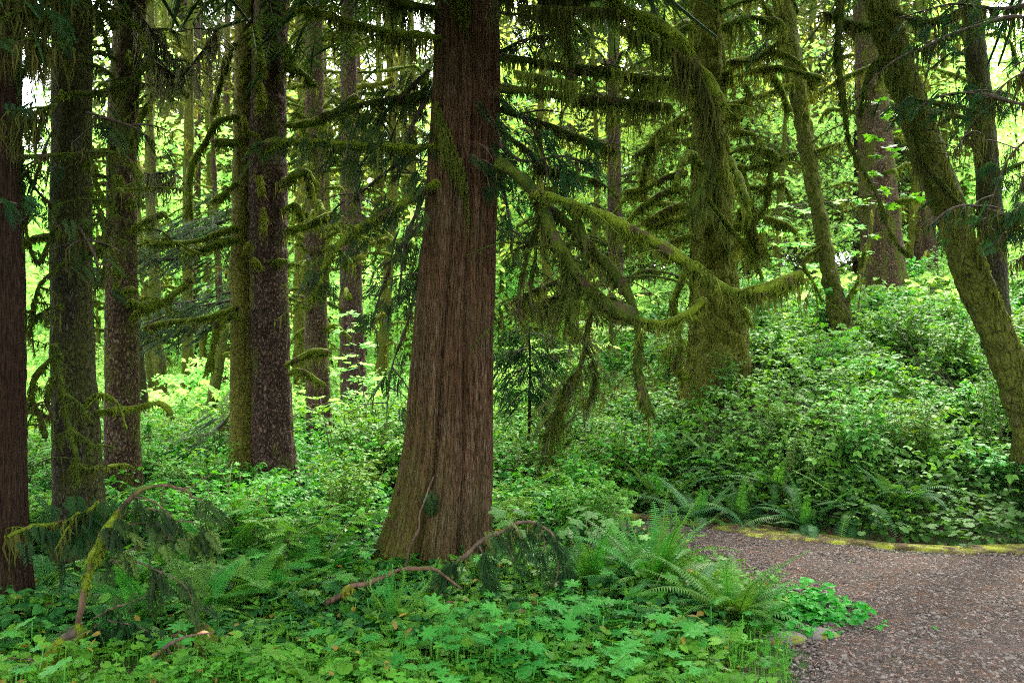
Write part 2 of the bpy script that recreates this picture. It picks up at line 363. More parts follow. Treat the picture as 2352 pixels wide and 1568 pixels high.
def gravelmat():
    s = NT('crushed gravel'); co = s.coord(); v = s.vor(62, co); v2 = s.vor(150, co); nb = s.noise(1.3, 4, co); n = s.noise(9, 5, co)
    sep = s.n('ShaderNodeSeparateColor'); s.t.links.new(v.outputs['Color'], sep.inputs[0]); sep2 = s.n('ShaderNodeSeparateColor'); s.t.links.new(v2.outputs['Color'], sep2.inputs[0])
    c1 = s.ramp(sep.outputs[0], [(0, (.010, .0085, .0075)), (.35, (.034, .0285, .0245)), (.7, (.068, .057, .050)), (.93, (.14, .12, .106)), (1, (.28, .25, .22))])
    c2 = s.ramp(sep2.outputs[0], [(0, (.035, .025, .021)), (.6, (.038, .030, .024)), (1, (.08, .064, .053))])
    c = s.mix(s.ramp(v.outputs['Distance'], [(.3, 0), (.55, 1)]), c1, c2)
    c = s.mix(s.math('MULTIPLY', s.ramp(n, [(.48, 0), (.66, 1)]), .65), c, (.085, .045, .027))
    c = s.mix(s.math('MULTIPLY', s.ramp(nb, [(.35, 1), (.6, 0)]), .35), c, (.085, .064, .06))
    c = s.mix(s.math('MULTIPLY', s.ramp(s.noise(2.3, 6, co, .7), [(.66, 0), (.72, 1)]), .7), c, (.13, .14, .025))
    h = s.math('ADD', s.ramp(v.outputs['Distance'], [(0, 1), (.7, 0)]), s.math('MULTIPLY', s.ramp(v2.outputs['Distance'], [(0, 1), (.7, 0)]), .4))
    return s.end(s.bsdf(c, .95, .06, s.bump(h, .014)))
M['gravel'] = gravelmat()
def stripmat():
    s = NT('yellow green path moss'); co = s.coord(); n = s.noise(5, 6, co, .7); n2 = s.noise(70, 4, co); c = s.mix(n2, (.09, .115, .013), (.25, .275, .035)); c = s.mix(s.ramp(n, [(.40, 0), (.56, 1)]), c, (.06, .045, .025))
    return s.end(s.bsdf(c, .9, .1, s.bump(n2, .015)))
M['strip'] = stripmat()

# ================================================================== the setting
def grid(xs, ys, zf, mb, c=.5):
    X, Y = np.meshgrid(xs, ys); Z = zf(X, Y); nx = len(xs); ny = len(ys)
    i = np.arange(ny-1)[:, None]*nx+np.arange(nx-1)[None]
    mb.add(np.stack([X, Y, Z], -1).reshape(-1, 3), np.stack([i, i+1, i+nx+1, i+nx], -1).reshape(-1, 4), None, c)
def spaced(a, b, c, d, fine, coarse):
    return np.unique(np.round(np.concatenate([np.arange(a, b, coarse), np.arange(b, c, fine), np.arange(c, d+.01, coarse)]), 4))
mb = MB(); grid(spaced(-160, -16, 20, 160, .16, 4.), spaced(-40, 0, 26, 220, .16, 4.), gz, mb)
tag(mb.build('ground', M['soil']), kind='structure')
def ribbon(name, ys, left, right, z, mat, n=24):
    mb = MB(); L = np.array([left(y) for y in ys]); Rr = np.array([right(y) for y in ys]); f = np.linspace(0, 1, n)[None]
    X = L[:, :1]*(1-f)+Rr[:, :1]*f; Y = L[:, 1:]*(1-f)+Rr[:, 1:]*f; Z = z(X, Y); k = n
    i = np.arange(len(ys)-1)[:, None]*k+np.arange(k-1)[None]
    mb.add(np.stack([X, Y, Z], -1).reshape(-1, 3), np.stack([i, i+1, i+k+1, i+k], -1).reshape(-1, 4)); return mb.build(name, mat)
# the path: between its near edge (given along y) and its far edge (given along x)
mb = MB(); xs = np.arange(-3.0, 16, .08); ys = np.arange(-8, 14, .08)
X, Y = np.meshgrid(xs, ys); wob = (fbm(X*2.2, Y*2.2, 5.)-.45)*.3
ins = (X > near_x(Y)-.05+wob) & (Y < far_edge(X)-.02+wob*.6) | ((Y > 10.35) & (Y < far_edge(X)-.02+wob*.4) & (X > .75) & (X < 1.8))
cell = ins[:-1, :-1] & ins[1:, 1:] & ins[:-1, 1:] & ins[1:, :-1]
idx = np.arange(X.size).reshape(X.shape); q = np.stack([idx[:-1, :-1], idx[:-1, 1:], idx[1:, 1:], idx[1:, :-1]], -1)[cell]
used = np.unique(q); mp = np.full(X.size, -1); mp[used] = np.arange(len(used))
Zp = gz(X, Y)-.012+.03*sstep(.0, .3, np.minimum(X-near_x(Y)+wob, far_edge(X)-Y))+(fbm(X*4, Y*4, 2.)-.45)*.02
mb.add(np.stack([X, Y, Zp], -1).reshape(-1, 3)[used], mp[q]); tag(mb.build('gravel_path', M['gravel']), kind='structure')
# golden moss along the far edge of the path
mb = MB(); xs = np.arange(.9, 12, .05); n = 14; f = np.linspace(0, 1, n)[None]
wid = .05+.72*np.exp(-((xs-2.45)/.55)**2)+.2*(fbm(xs*1.6, 0, 8.)-.3)*(xs < 3.3)+.10*sstep(3.9, 4.3, xs); wo = (fbm(xs*4, 0, 1.)-.45)*.3
a = (far_edge(xs)-wid+wo)[:, None]; b = (far_edge(xs)+.18)[:, None]; X = np.repeat(xs[:, None], n, 1); Y = a*(1-f)+b*f
Z = gz(X, Y)+.04+.012*np.sin(np.pi*f)*(.3+fbm(X*9, Y*9, 0)); Z[:, 0] -= .036; Z[:, -1] -= .03
i = np.arange(len(xs)-1)[:, None]*n+np.arange(n-1)[None]
mb.add(np.stack([X, Y, Z], -1).reshape(-1, 3), np.stack([i, i+n, i+n+1, i+1], -1).reshape(-1, 4))
k = 5000; px = U(.9, 9, k); py = far_edge(px)-np.interp(px, xs, wid)*U(-.2, 1.15, k); 
strands(mb, np.stack([px, py, gz(px, py)+.02], 1), -U(.008, .022, k), .006, .5, U(0, 1, k), 2); strip = mb.build('moss_strip', M['strip']); tag(strip, 'yellow green moss strip between the gravel path and the bank', 'moss', kind='stuff')

# ================================================================== trunks and limbs
class Tree: pass
def trunk_mesh(mb, prof, seg, dz, shape=None, rough=.02, fq=9., vs=1., ztop=15., zbot=None, toptaper=.35, flare=0., fz=.5, lobes=5, seed=0):
    """prof: points (x, y, z, r), lowest to highest"""
    p = np.array(sorted(prof, key=lambda a: a[2]))
    d = (p[-1]-p[-2])/(p[-1][2]-p[-2][2]); h = max(ztop-p[-1][2], .1); e = p[-1]+d*h*.6; e[2] = p[-1][2]+h; e[3] = p[-1][3]*toptaper
    p = np.vstack([p, e]); z0 = p[0, 2]
    zz = np.concatenate([np.arange(z0-.35, min(7.6, ztop), dz), np.arange(7.6, ztop, .4)]) if ztop > 7.6 else np.arange(z0-.35, ztop, dz)
    cx = np.interp(zz, p[:, 2], p[:, 0]); cy = np.interp(zz, p[:, 2], p[:, 1]); r = np.interp(zz, p[:, 2], p[:, 3])
    w = max(3, int(.35/dz)) | 1; ker = np.hanning(w+2)[1:-1]; ker /= ker.sum()
    sm = lambda a: np.convolve(np.pad(a, w//2, mode='reflect', reflect_type='odd'), ker, 'valid')
    m = zz < 7.6; 
    for arr in (cx, cy, r): arr[m] = sm(arr[m])
    th = np.linspace(0, 2*math.pi, seg, endpoint=False); T, Z = np.meshgrid(th, zz); rr = r[:, None]*np.ones_like(T)
    k = 1+flare*np.exp(-np.clip(Z-z0, 0, 9)/fz)*(.55+.45*np.cos(T*lobes+seed+.6*np.sin(Z*1.3)))
    if shape is not None: k = k*shape(T, Z-z0)
    x, y = np.cos(T)*rr, np.sin(T)*rr
    k = k+rough/np.maximum(rr, .05)*(fbm(x*fq+seed, y*fq, Z*fq*vs, 3)-.44)*2.2
    mb.add(np.stack([cx[:, None]+x*k, cy[:, None]+y*k, Z], -1).reshape(-1, 3),
           (lambda i, j, j2: np.stack([i+j, i+j2, i+seg+j2, i+seg+j], -1).reshape(-1, 4))(np.arange(len(zz)-1)[:, None]*seg, np.arange(seg)[None], (np.arange(seg)[None]+1) % seg))
    return (zz, cx, cy, r)
def tree(name, label, Y, axis, mat, ztop=15., seg=48, dz=.06, group=None, **kw):
    """axis: (u, v, half width) from the top of the picture down to the foot, standing Y metres away (or (u, v, half width, Y))"""
    t = Tree(); prof = []
    for a in axis:
        yy = a[3] if len(a) > 3 else Y; p = P(a[0], a[1], yy); prof.append((*p, a[2]/F*yy))
    b = min(prof, key=lambda a: a[2]); t.root = thing(name, label, 'tree', b[:3], group); t.Y = Y
    mb = MB(); t.prof = trunk_mesh(mb, prof, seg, dz, ztop=ztop, **kw); t.trunk = mb.build('trunk', mat, t.root)
    return t
def at_z(t, z): zz, cx, cy, r = t.prof; return np.interp(z, zz, cx), np.interp(z, zz, cy), np.interp(z, zz, r)

def fringe(mb, p, r, per, L, c=(0, 1)):
    """short shaggy moss all round a limb"""
    n = int(per*len(p)); pr = np.clip(vnoise(np.arange(len(p))*.33, p[0, 0]*5, 1.)-.15, .02, 1)**1.5; i = rng.choice(len(p), n, p=pr/pr.sum()); rr = np.broadcast_to(r, (len(p),))[i]; a = U(0, 2*math.pi, n)
    o = np.stack([np.cos(a)*.8, np.sin(a)*.8, np.sin(a*1.7)*.6-.2], 1)*rr[:, None]
    strands(mb, p[i]+o+rng.normal(0, .006, (n, 3)), L*U(.3, 1., n)*(.5+rr/.05*.6).clip(.4, 2.4)+rr*.7, .007+.006*U(0, 1, n), .5, U(c[0], c[1], n), 2, o/(rr[:, None]+1e-6))
def limb(t, pts, Y, r0, r1=None, hang=.0, dens=0, moss='moss', hmat='hang', twigs=0, name='branch', rough=.33, shag=1., wood=None, fol=None):
    """a limb through picture points at distance Y (each point may carry its own); r in pixels there; hanging moss up to `hang` metres"""
    q = []
    for a in pts: q.append(P(a[0], a[1], a[2] if len(a) > 2 else Y))
    q = np.array(q); r0 = r0/F*Y*(.78 if r0 > 9 else .9); twigs = twigs+3 if hang and twigs else twigs; r1 = r0*.45 if r1 is None else r1/F*Y
    return limb3(t, q, r0, r1, hang, dens, moss, hmat, twigs, name, rough, shag, wood, fol)
def limb3(t, q, r0, r1, hang=0, dens=0, moss='moss', hmat='hang', twigs=0, name='branch', rough=.33, shag=1., wood=None, fol=None):
    p = resample(q, max(.03, r0*.9)); f = np.linspace(0, 1, len(p)); L = np.linalg.norm(np.diff(p, axis=0), axis=1).sum()
    p[1:-1] += (np.stack([fbm(f*L*2.2, s*7.3+q[0, 0], q[0, 1]+s, 2) for s in (1, 2, 3)], 1)[1:-1]-.375)*min(.12, L*.05)
    r = (r0+(r1-r0)*f)*(.42+1.5*fbm(f*L*4.2, q[0, 0]*9, 3., 2)**1.3)
    mb = MB(); tube(mb, p, r, 8, rough, 16., .5, seed=q[0, 0]*5)
    if shag and wood is None: fringe(mb, p, r, min(60, 14*shag*(r0/.03)), .065*shag)
    tw = []
    for i in range(twigs):
        k = rng.integers(len(p)//5, len(p)); l = U(.15, .6)*min(1, L*.6+.3); a = rng.normal(0, 1, 3); a[2] = abs(a[2])*-.5-.15; a /= np.linalg.norm(a)
        e = p[k]+a*l; mid = (p[k]+e)/2+np.array([0, 0, .08*l]); s = resample(np.array([p[k], mid, e]), .05); rr = np.linspace(.007, .003, len(s))*U(.7, 1.5)
        tube(mb, s, rr, 4, .3, 20, .3); tw.append(s)
        if wood is None: fringe(mb, s, rr+.004, 2.5, .05)
    b = mb.build(name, M[wood or moss], t.root)
    if hang and dens:
        hb = MB(); pts = [p]+tw; n = int(dens*1.3*L); hang *= 1.7
        amp = fbm(f*L*4.5, q[0, 2]*3, q[0, 0], 2); amp = np.clip((amp-.22)*2.6, .08, 1.)**1.6
        i = rng.integers(0, len(p), n); pos = p[i]+np.stack([rng.normal(0, .5, n)*r[i], rng.normal(0, .5, n)*r[i], -r[i]*.8], 1)
        strands(hb, pos, hang*amp[i]*U(.3, 1., n), .009+.009*U(0, 1, n), .1, U(0, 1, n)*.6+.4*amp[i])
        for s in tw:
            m = max(3, int(dens*.25)); j = rng.integers(0, len(s), m); strands(hb, s[j], hang*.5*U(.2, 1, m), .006, .12, U(0, 1, m))
        hb.build('hanging_moss', M[hmat], b)
    return p
def stubs(t, zs, n, lr, moss='moss', hmat='hang', hang=.2, dens=60, rr=(.014, .03), side=None, up=.15, twigs=1):
    """the mossy dead limbs that stand out all round a spruce"""
    for i in range(n):
        z = U(*zs); x, y, r = at_z(t, z); a = U(0, 2*math.pi) if side is None else rng.choice(side)+rng.normal(0, .4)
        l = U(*lr)*(1 if rng.random() < .7 else 1.5); d = np.array([math.cos(a), math.sin(a), 0]); b = np.array([x, y, z])+d*r*.8
        k = U(-.3, .5); q = np.array([b, b+d*l*.4+[0, 0, up*l*U(.2, 1.4)], b+d*l*.8+[0, 0, k*l*.4], b+d*l*(1 if rng.random() < .6 else .95)+[0, 0, k*l*.5-U(0, .35)*l]])
        r0 = U(*rr); limb3(t, q, r0, r0*U(.5, 1.1), hang*U(.3, 1), dens, moss, hmat, twigs if rng.random() < .6 else 0)
def foliage(t, paths, n, size, T=None, mat='needle', down=.9, jit=.08, spreadw=.5, name='foliage', parent=None, tmin=0.):
    """sprays that hang off the given limbs"""
    T = T or SPRAY; mb = MB(); tot = sum(len(p) for p in paths)
    for p in paths:
        k = max(2, int(n*len(p)/tot)); i = rng.integers(int(tmin*len(p)), len(p), k); tt, nn, bb = frames(p)
        base = np.arctan2(tt[i, 1], tt[i, 0]); yaw = base+rng.normal(0, spreadw*1.6, k); pitch = -down*U(.35, 1.25, k); w = rng.integers(0, len(T), k)
        pos = p[i]+rng.normal(0, jit, (k, 3)); s = size*U(.5, 1.2, k); c = U(0, 1, k); Mx = basis(yaw, pitch, rng.normal(0, .6, k), s)
        for a in range(len(T)): m = w == a; mb.many(T[a], Mx[m], pos[m], c[m])
    return mb.build(name, M[mat], parent or t.root, False)
def crown(t, z0, z1, rad, n=900, size=.6, mat='crown', T=SPRAYLO, gap=.0, low=.25):
    """limbs of needles round the upper trunk"""
    n = int(n*4.5); size = .5; mb = MB(); z = z0+.5+(z1-z0)*U(0, 1, n)**1.15; f = (z-z0)/(z1-z0); lim = np.floor(z*2.2); a0 = _h(lim, lim*0+t.Y, np.floor(U(0, 5, n)))*2*math.pi
    rr = rad*(1-f*.75)*np.sqrt(U(.02, 1, n)); a = a0+rng.normal(0, .22, n); x, y, r = at_z(t, np.minimum(z, t.prof[0][-1]))
    pos = np.stack([x+np.cos(a)*rr, y+np.sin(a)*rr, z-rr*low+rng.normal(0, .12, n)], 1)
    mb.many(T, basis(a+rng.normal(0, .6, n), -U(.0, .7, n), rng.normal(0, .35, n), size*U(.6, 1.2, n)), pos, U(0, 1, n))
    for k in range(14):
        zz = z0+(z1-z0)*(k+.5)/14; x, y, r = at_z(t, min(zz, t.prof[0][-1]))
        for j in range(3):
            a = U(0, 6.28); l = rad*(1-(k/14)*.75)*.85; tube(mb, resample(np.array([[x, y, zz], [x+math.cos(a)*l*.5, y+math.sin(a)*l*.5, zz-.05*l], [x+math.cos(a)*l, y+math.sin(a)*l, zz-l*low]]), .4), np.linspace(.05, .015, len(resample(np.array([[x, y, zz], [x+math.cos(a)*l*.5, y+math.sin(a)*l*.5, zz-.05*l], [x+math.cos(a)*l, y+math.sin(a)*l, zz-l*low]]), .4))), 5, .2)
    return mb.build('crown', M[mat], t.root, False)

# ================================================================== the named trees
PI = math.pi
def cedar_shape(T, H):
    k = 1+0*T
    ph = T+PI/2                                              # 0 faces the camera
    for a, dep, w in ((-.28, .26, .1), (.38, .22, .09), (-.9, .16, .1), (.98, .13, .09), (1.6, .1, .13), (-1.7, .1, .12), (2.4, .09, .14), (-2.5, .09, .14), (-.62, .05, .04), (.08, .045, .035), (.68, .05, .04)):
        aa = a+.10*np.sin(H*.8+a*3)+.05*np.sin(H*2.1+a)
        d = (ph-aa+PI) % (2*PI)-PI
        k = k-dep*np.exp(-(d/w)**2)*sstep(5.2, 1.5, H*.7)
    k = k+.03*np.cos(ph*7+.5*np.sin(H*.6))*sstep(3., .6, H)+.03*(vnoise(T*22+np.sin(H*.5)*1.2, H*.55, 1.)-.5)+.03*(vnoise(T*48+np.sin(H)*.9, H*1.1, 7.)-.5)
    r1 = 1-np.abs(2*vnoise(T*23/1.+np.sin(H*.9)*.8, H*.42, 3.)-1); r2 = 1-np.abs(2*vnoise(T*52+np.sin(H*1.7)*.6, H*.8, 8.)-1); k = k-.05*r1**7-.028*r2**6
    d = np.hypot((ph+.04)*2.0/.16, (H-.52)/.085)              # the knot hole near the foot
    return k-.16*np.exp(-d**4)
def bark_shape(seed, a=.02):
    def f(T, H): return 1+a*2.5*(vnoise(np.cos(T)*2+seed, np.sin(T)*2, H*.8)-.5)+a*1.4*(vnoise(np.cos(T)*5+seed, np.sin(T)*5, H*3.)-.5)
    return f

# the great red cedar in the middle
T7 = tree('red_cedar', 'great red brown cedar with deeply furrowed bark at the bend of the gravel path', 9.0,
          [(1072, 0, 73), (1073, 200, 78), (1063, 400, 82), (1055, 560, 85), (1040, 800, 95), (1030, 1000, 102), (1021, 1100, 110), (1008, 1200, 118), (998, 1285, 126)],
          M['cedar'], ztop=17, seg=460, dz=.03, shape=cedar_shape, rough=.008, fq=14, vs=.15, flare=.26, fz=.38, lobes=6, seed=1.2)
limbs7 = []
A = limbs7.append
A(limb(T7, [(1000, 330), (950, 337), (880, 336), (800, 333), (720, 326), (640, 322), (575, 336)], 8.8, 11, 7, .22, 70, 'moss', 'hang', 5))
A(limb(T7, [(1000, 415), (930, 462), (860, 502), (800, 545), (762, 582), (738, 630), (728, 680)], 8.7, 13, 9, .2, 50, 'moss', 'hang', 6))
A(limb(T7, [(1010, 85), (960, 78), (900, 76), (800, 52), (690, 18)], 8.6, 11, 8, .35, 80, 'moss', 'hang_dark', 6))
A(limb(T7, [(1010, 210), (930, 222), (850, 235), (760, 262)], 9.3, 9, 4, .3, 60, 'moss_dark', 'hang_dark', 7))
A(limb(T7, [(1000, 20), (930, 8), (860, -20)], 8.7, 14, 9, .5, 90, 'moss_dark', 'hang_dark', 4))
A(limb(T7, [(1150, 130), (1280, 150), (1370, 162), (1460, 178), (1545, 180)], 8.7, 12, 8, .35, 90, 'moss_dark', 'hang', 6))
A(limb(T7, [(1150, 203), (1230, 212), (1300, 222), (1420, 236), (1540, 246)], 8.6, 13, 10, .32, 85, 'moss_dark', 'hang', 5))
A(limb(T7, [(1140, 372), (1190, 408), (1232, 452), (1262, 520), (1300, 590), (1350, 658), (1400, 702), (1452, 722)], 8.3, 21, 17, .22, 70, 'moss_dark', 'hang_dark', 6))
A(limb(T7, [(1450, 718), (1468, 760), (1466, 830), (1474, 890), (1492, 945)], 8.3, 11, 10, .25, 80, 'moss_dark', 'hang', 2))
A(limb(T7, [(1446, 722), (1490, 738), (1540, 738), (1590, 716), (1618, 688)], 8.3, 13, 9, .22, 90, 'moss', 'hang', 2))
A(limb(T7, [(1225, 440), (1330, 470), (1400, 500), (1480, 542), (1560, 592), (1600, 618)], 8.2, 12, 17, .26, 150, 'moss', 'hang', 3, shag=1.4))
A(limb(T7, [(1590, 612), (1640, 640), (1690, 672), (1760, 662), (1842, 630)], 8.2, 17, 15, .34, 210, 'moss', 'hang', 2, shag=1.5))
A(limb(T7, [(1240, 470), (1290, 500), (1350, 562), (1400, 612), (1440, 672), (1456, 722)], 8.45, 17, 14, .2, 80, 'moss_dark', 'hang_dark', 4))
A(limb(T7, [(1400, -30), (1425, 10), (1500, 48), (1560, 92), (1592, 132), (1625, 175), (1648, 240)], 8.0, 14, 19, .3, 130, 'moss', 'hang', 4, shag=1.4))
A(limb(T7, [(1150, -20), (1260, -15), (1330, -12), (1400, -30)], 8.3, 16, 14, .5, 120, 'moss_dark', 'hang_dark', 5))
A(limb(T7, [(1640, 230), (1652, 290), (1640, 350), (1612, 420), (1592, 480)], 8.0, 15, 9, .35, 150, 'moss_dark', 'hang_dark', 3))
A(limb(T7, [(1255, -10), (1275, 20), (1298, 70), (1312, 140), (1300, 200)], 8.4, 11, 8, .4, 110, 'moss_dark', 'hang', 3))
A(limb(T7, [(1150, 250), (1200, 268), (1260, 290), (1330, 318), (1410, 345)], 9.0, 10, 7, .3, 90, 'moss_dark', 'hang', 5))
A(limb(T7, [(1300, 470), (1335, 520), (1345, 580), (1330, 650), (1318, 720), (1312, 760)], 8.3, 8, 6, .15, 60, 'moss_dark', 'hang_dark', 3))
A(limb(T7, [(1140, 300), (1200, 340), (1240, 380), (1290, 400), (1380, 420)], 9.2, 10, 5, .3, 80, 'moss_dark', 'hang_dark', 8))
for (uu, vv) in ((1190, 700), (1300, 640), (1230, 585)):
    A(limb(T7, [(1225+U(0, 60), 430), ((uu+1240)/2, (vv+430)/2), (uu, vv), (uu+U(-20, 20), vv+60)], 8.6, 5, 3, .25, 60, 'moss_dark', 'hang_dark', 3))
# curtains of lace moss off the tall arch
for (u0, v0, u1, v1, L) in ((1548, 110, 1600, 150, 1.0), (1600, 150, 1650, 260, 1.0), (1425, 60, 1540, 95, .6), (1190, 10, 1420, 20, .75), (1180, 160, 1330, 190, .4), (1640, 250, 1680, 420, .5)):
    hb = MB(); n = 420; p = np.array([P(u0+(u1-u0)*f, v0+(v1-v0)*f, 8.05+U(-.2, .2)) for f in U(0, 1, n)])
    am = vnoise(p[:, 0]*11, p[:, 2]*2, 0)**1.5; strands(hb, p, L*(.15+am)*U(.3, 1, n), .009, .1, U(0, 1, n), 5); hb.build('hanging_moss', M['hang_dark'] if L > .6 else M['hang'], T7.root)
# moss draped down the trunk itself
hb = MB()
for (pts, n, L) in (([(1008, 245), (1022, 300), (1040, 355), (1062, 400), (1076, 450), (1080, 520)], 500, .32), ([(1052, -5), (1072, 40), (1078, 70)], 260, .3)):
    for k in range(n):
        f = U(0, len(pts)-1.01); i = int(f); a = np.array(pts[i])*(1-f+i)+np.array(pts[i+1])*(f-i); yy = 9.0; p = P(a[0]+U(-22, 12)*math.sin(PI*min(1, .12+f/(len(pts)-1))), a[1], yy); x, y, r = at_z(T7, p[2]); dx = np.clip((p[0]-x)/r, -.95, .95)
        strands(hb, np.array([[p[0], y-r*math.sqrt(1-dx*dx)*1.03-.02, p[2]]]), np.array([L*U(.2, 1)*(1-.5*f/len(pts))]), .012, .05, U(0, 1))
hb.build('hanging_moss', M['hang'], T7.root)
fol = [limbs7[i] for i in (0, 1, 3)]
foliage(T7, fol, 150, .24, mat='needle', down=.9, tmin=0)
side = []
for (pts, Y) in (([(985, 210), (940, 300), (905, 420)], 9.3), ([(985, 160), (900, 240), (830, 330)], 9.4), ([(980, 420), (930, 560), (915, 700)], 9.3), ([(975, 500), (900, 600), (850, 760)], 9.6), ([(970, 560), (940, 720), (900, 850), (890, 930)], 9.5), ([(985, 330), (880, 400), (800, 470)], 9.5)):
    side.append(limb(T7, pts, Y, 6, 2, .2, 30, 'twig_dark', 'hang_dark', 6, wood='twig_dark'))
foliage(T7, side, 165, .24, mat='needle', down=1.0, jit=.12)
side = []
for (pts, Y) in (([(1145, 330), (1200, 370), (1290, 360), (1360, 380)], 8.9), ([(1145, 120), (1210, 90), (1290, 80)], 9.3), ([(1140, 380), (1165, 480), (1175, 560)], 9.2), ([(1150, 30), (1230, 40), (1340, 90)], 9.3), ([(1150, 230), (1230, 310), (1260, 420)], 8.9)):
    side.append(limb(T7, pts, Y, 6, 2, .2, 30, 'twig_dark', 'hang_dark', 6, wood='twig_dark'))
foliage(T7, side, 130, .23, mat='needle', down=.9, jit=.14)
# sprigs against the bark
side = []
for (pts) in ([(1090, 240), (1120, 262), (1150, 300)], [(1100, 330), (1130, 345), (1150, 352)], [(1085, 355), (1110, 380), (1125, 440)]):
    side.append(limb(T7, pts, 8.55, 2, 1, wood='twig', twigs=2))
foliage(T7, side, 42, .2, mat='needle', down=.6, jit=.03)
# growths at the knot hole
mb = MB(); k = 26; p0 = P(1000, 1150, 8.5)
mb.many(SPRAY[0], basis(U(-2.2, -.9, k), -U(1.2, 1.5, k), U(-.5, .5, k), U(.1, .2, k)), p0+rng.normal(0, .018, (k, 3))+np.array([-.03, -.01, .06]), U(0, 1, k)); mb.build('moss_tuft', M['needle'], T7.root, False)
crown(T7, 5.6, 17, 3.6, 900, 1.2)

CEDAR_TOP = True
# far dark cedar trunk at the picture's edge
T1 = tree('red_cedar', 'nearly black red cedar trunk, straight and bare, cut by the edge of the picture', 7.4,
          [(-35, 0, 56), (-25, 400, 63), (-18, 800, 67), (-15, 1200, 71), (-12, 1385, 78)], M['cedar_shade'], ztop=16, seg=120, dz=.05, rough=.006, fq=14, vs=.15, flare=.12, seed=3, shape=lambda T, H: 1+.05*(vnoise(T*16, H*.4, 3)-.5)+.03*(vnoise(T*40, H*.8, 1)-.5))
l1 = [limb(T1, [(20, 1232), (70, 1212), (130, 1200), (190, 1180), (225, 1152)], 7.1, 11, 5, .3, 110, 'moss', 'hang_dark', 3)]
foliage(T1, [l1[0]], 42, .26, mat='needle', down=1.1, tmin=.3)
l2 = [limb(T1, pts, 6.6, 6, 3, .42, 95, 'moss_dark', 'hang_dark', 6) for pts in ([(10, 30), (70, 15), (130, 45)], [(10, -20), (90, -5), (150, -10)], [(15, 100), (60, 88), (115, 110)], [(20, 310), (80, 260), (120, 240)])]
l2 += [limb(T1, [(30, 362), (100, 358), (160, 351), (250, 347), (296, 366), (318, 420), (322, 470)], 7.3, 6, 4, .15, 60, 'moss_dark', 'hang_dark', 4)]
foliage(T1, l2[:4], 26, .24, mat='needle', down=.9)
sp = [limb(T1, [(-10, 470), (12, 462), (40, 468)], 6.2, 3, 1, wood='twig')]; foliage(T1, sp, 12, .15, mat='needle', down=.8, jit=.02)
crown(T1, 5.9, 16, 4.0, 1000, 1.2)

def shade_crown(t, z0, z1, rad, n, a0, a1):  # foliage out of view, added to shade the trunk fronts and foreground
    mb = MB(); z = U(z0, z1, n); a = U(a0, a1, n); rr = rad*np.sqrt(U(.03, 1, n)); x, y, r = at_z(t, z)
    mb.many(SPRAYLO, basis(a+rng.normal(0, .6, n), -U(.1, 1., n), rng.normal(0, .4, n), .5*U(.6, 1.2, n)), np.stack([x+np.cos(a)*rr, y+np.sin(a)*rr, z-rr*.2], 1), U(0, 1, n))
    for k in range(24):
        zz = U(z0, z1); aa = U(a0, a1); x, y, r = at_z(t, zz); d = np.array([math.cos(aa), math.sin(aa), -.2])*rad*.9; b = np.array([x, y, zz]); tube(mb, np.array([b, b+d*.5+[0, 0, .1], b+d]), [.04, .03, .01], 5)
    mb.build('foliage', M['crown'], t.root, False)
shade_crown(T7, 5.4, 10, 4.6, 2600, R(-155), R(-25))
shade_crown(T1, 2.2, 9, 4.2, 2600, R(165), R(258))
T2 = tree('mossy_spruce', 'dark mossy spruce with many drooping black limbs, beside the bare red cedar trunk', 8.6,
          [(168, 0, 42), (162, 400, 44), (164, 700, 46), (174, 1000, 53), (184, 1200, 60), (190, 1345, 70)], M['spruce_dark'], ztop=16, seg=110, dz=.04, rough=.022, flare=.12, seed=5, shape=bark_shape(3, .03))
for pts, r0, hg in (([(165, 215), (215, 214), (265, 200), (320, 170), (350, 120)], 9, .2), ([(190, -20), (215, 30), (240, 78), (252, 118)], 10, .1), ([(225, -30), (240, 20), (262, 60)], 9, .1),
        ([(150, 148), (190, 140), (240, 160), (262, 182), (262, 230)], 7, .1), ([(140, 812), (110, 832), (82, 868), (74, 915), (92, 955), (104, 1005)], 12, .15), ([(140, 850), (118, 880), (110, 920), (122, 960)], 9, .12),
        ([(125, 790), (135, 850), (148, 920), (165, 1000), (178, 1100)], 13, .2), ([(150, 905), (185, 930), (205, 962)], 8, .2), ([(160, 985), (200, 1010), (225, 1030)], 7, .15), ([(172, 1060), (200, 1078), (218, 1072)], 7, .15),
        ([(180, 600), (235, 560), (262, 470), (250, 380), (262, 320)], 8, .2), ([(130, 520), (90, 600), (60, 520), (48, 420), (40, 340)], 7, .2), ([(150, 600), (90, 660), (70, 760)], 7, .2), ([(205, 430), (240, 520), (236, 640)], 6, .3),
        ([(120, 470), (80, 430), (30, 330)], 5, .2), ([(140, 700), (95, 720), (40, 780)], 6, .2)):
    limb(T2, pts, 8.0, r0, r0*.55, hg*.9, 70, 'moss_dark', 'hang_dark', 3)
stubs(T2, (.8, 5.5), 16, (.25, .6), 'moss', 'hang_dark', .15, 50)
fl = [limb(T2, pts, 7.9, 5, 2, .3, 60, wood='twig_dark', hmat='hang_dark', twigs=5) for pts in ([(180, 520), (220, 590), (230, 650)], [(130, 280), (90, 380), (60, 500)], [(200, 260), (300, 290), (350, 320)], [(120, 60), (60, 160), (40, 250)])]
foliage(T2, fl, 55, .24, mat='needle', down=.9)
crown(T2, 5.9, 16, 3.2, 620, 1.2)

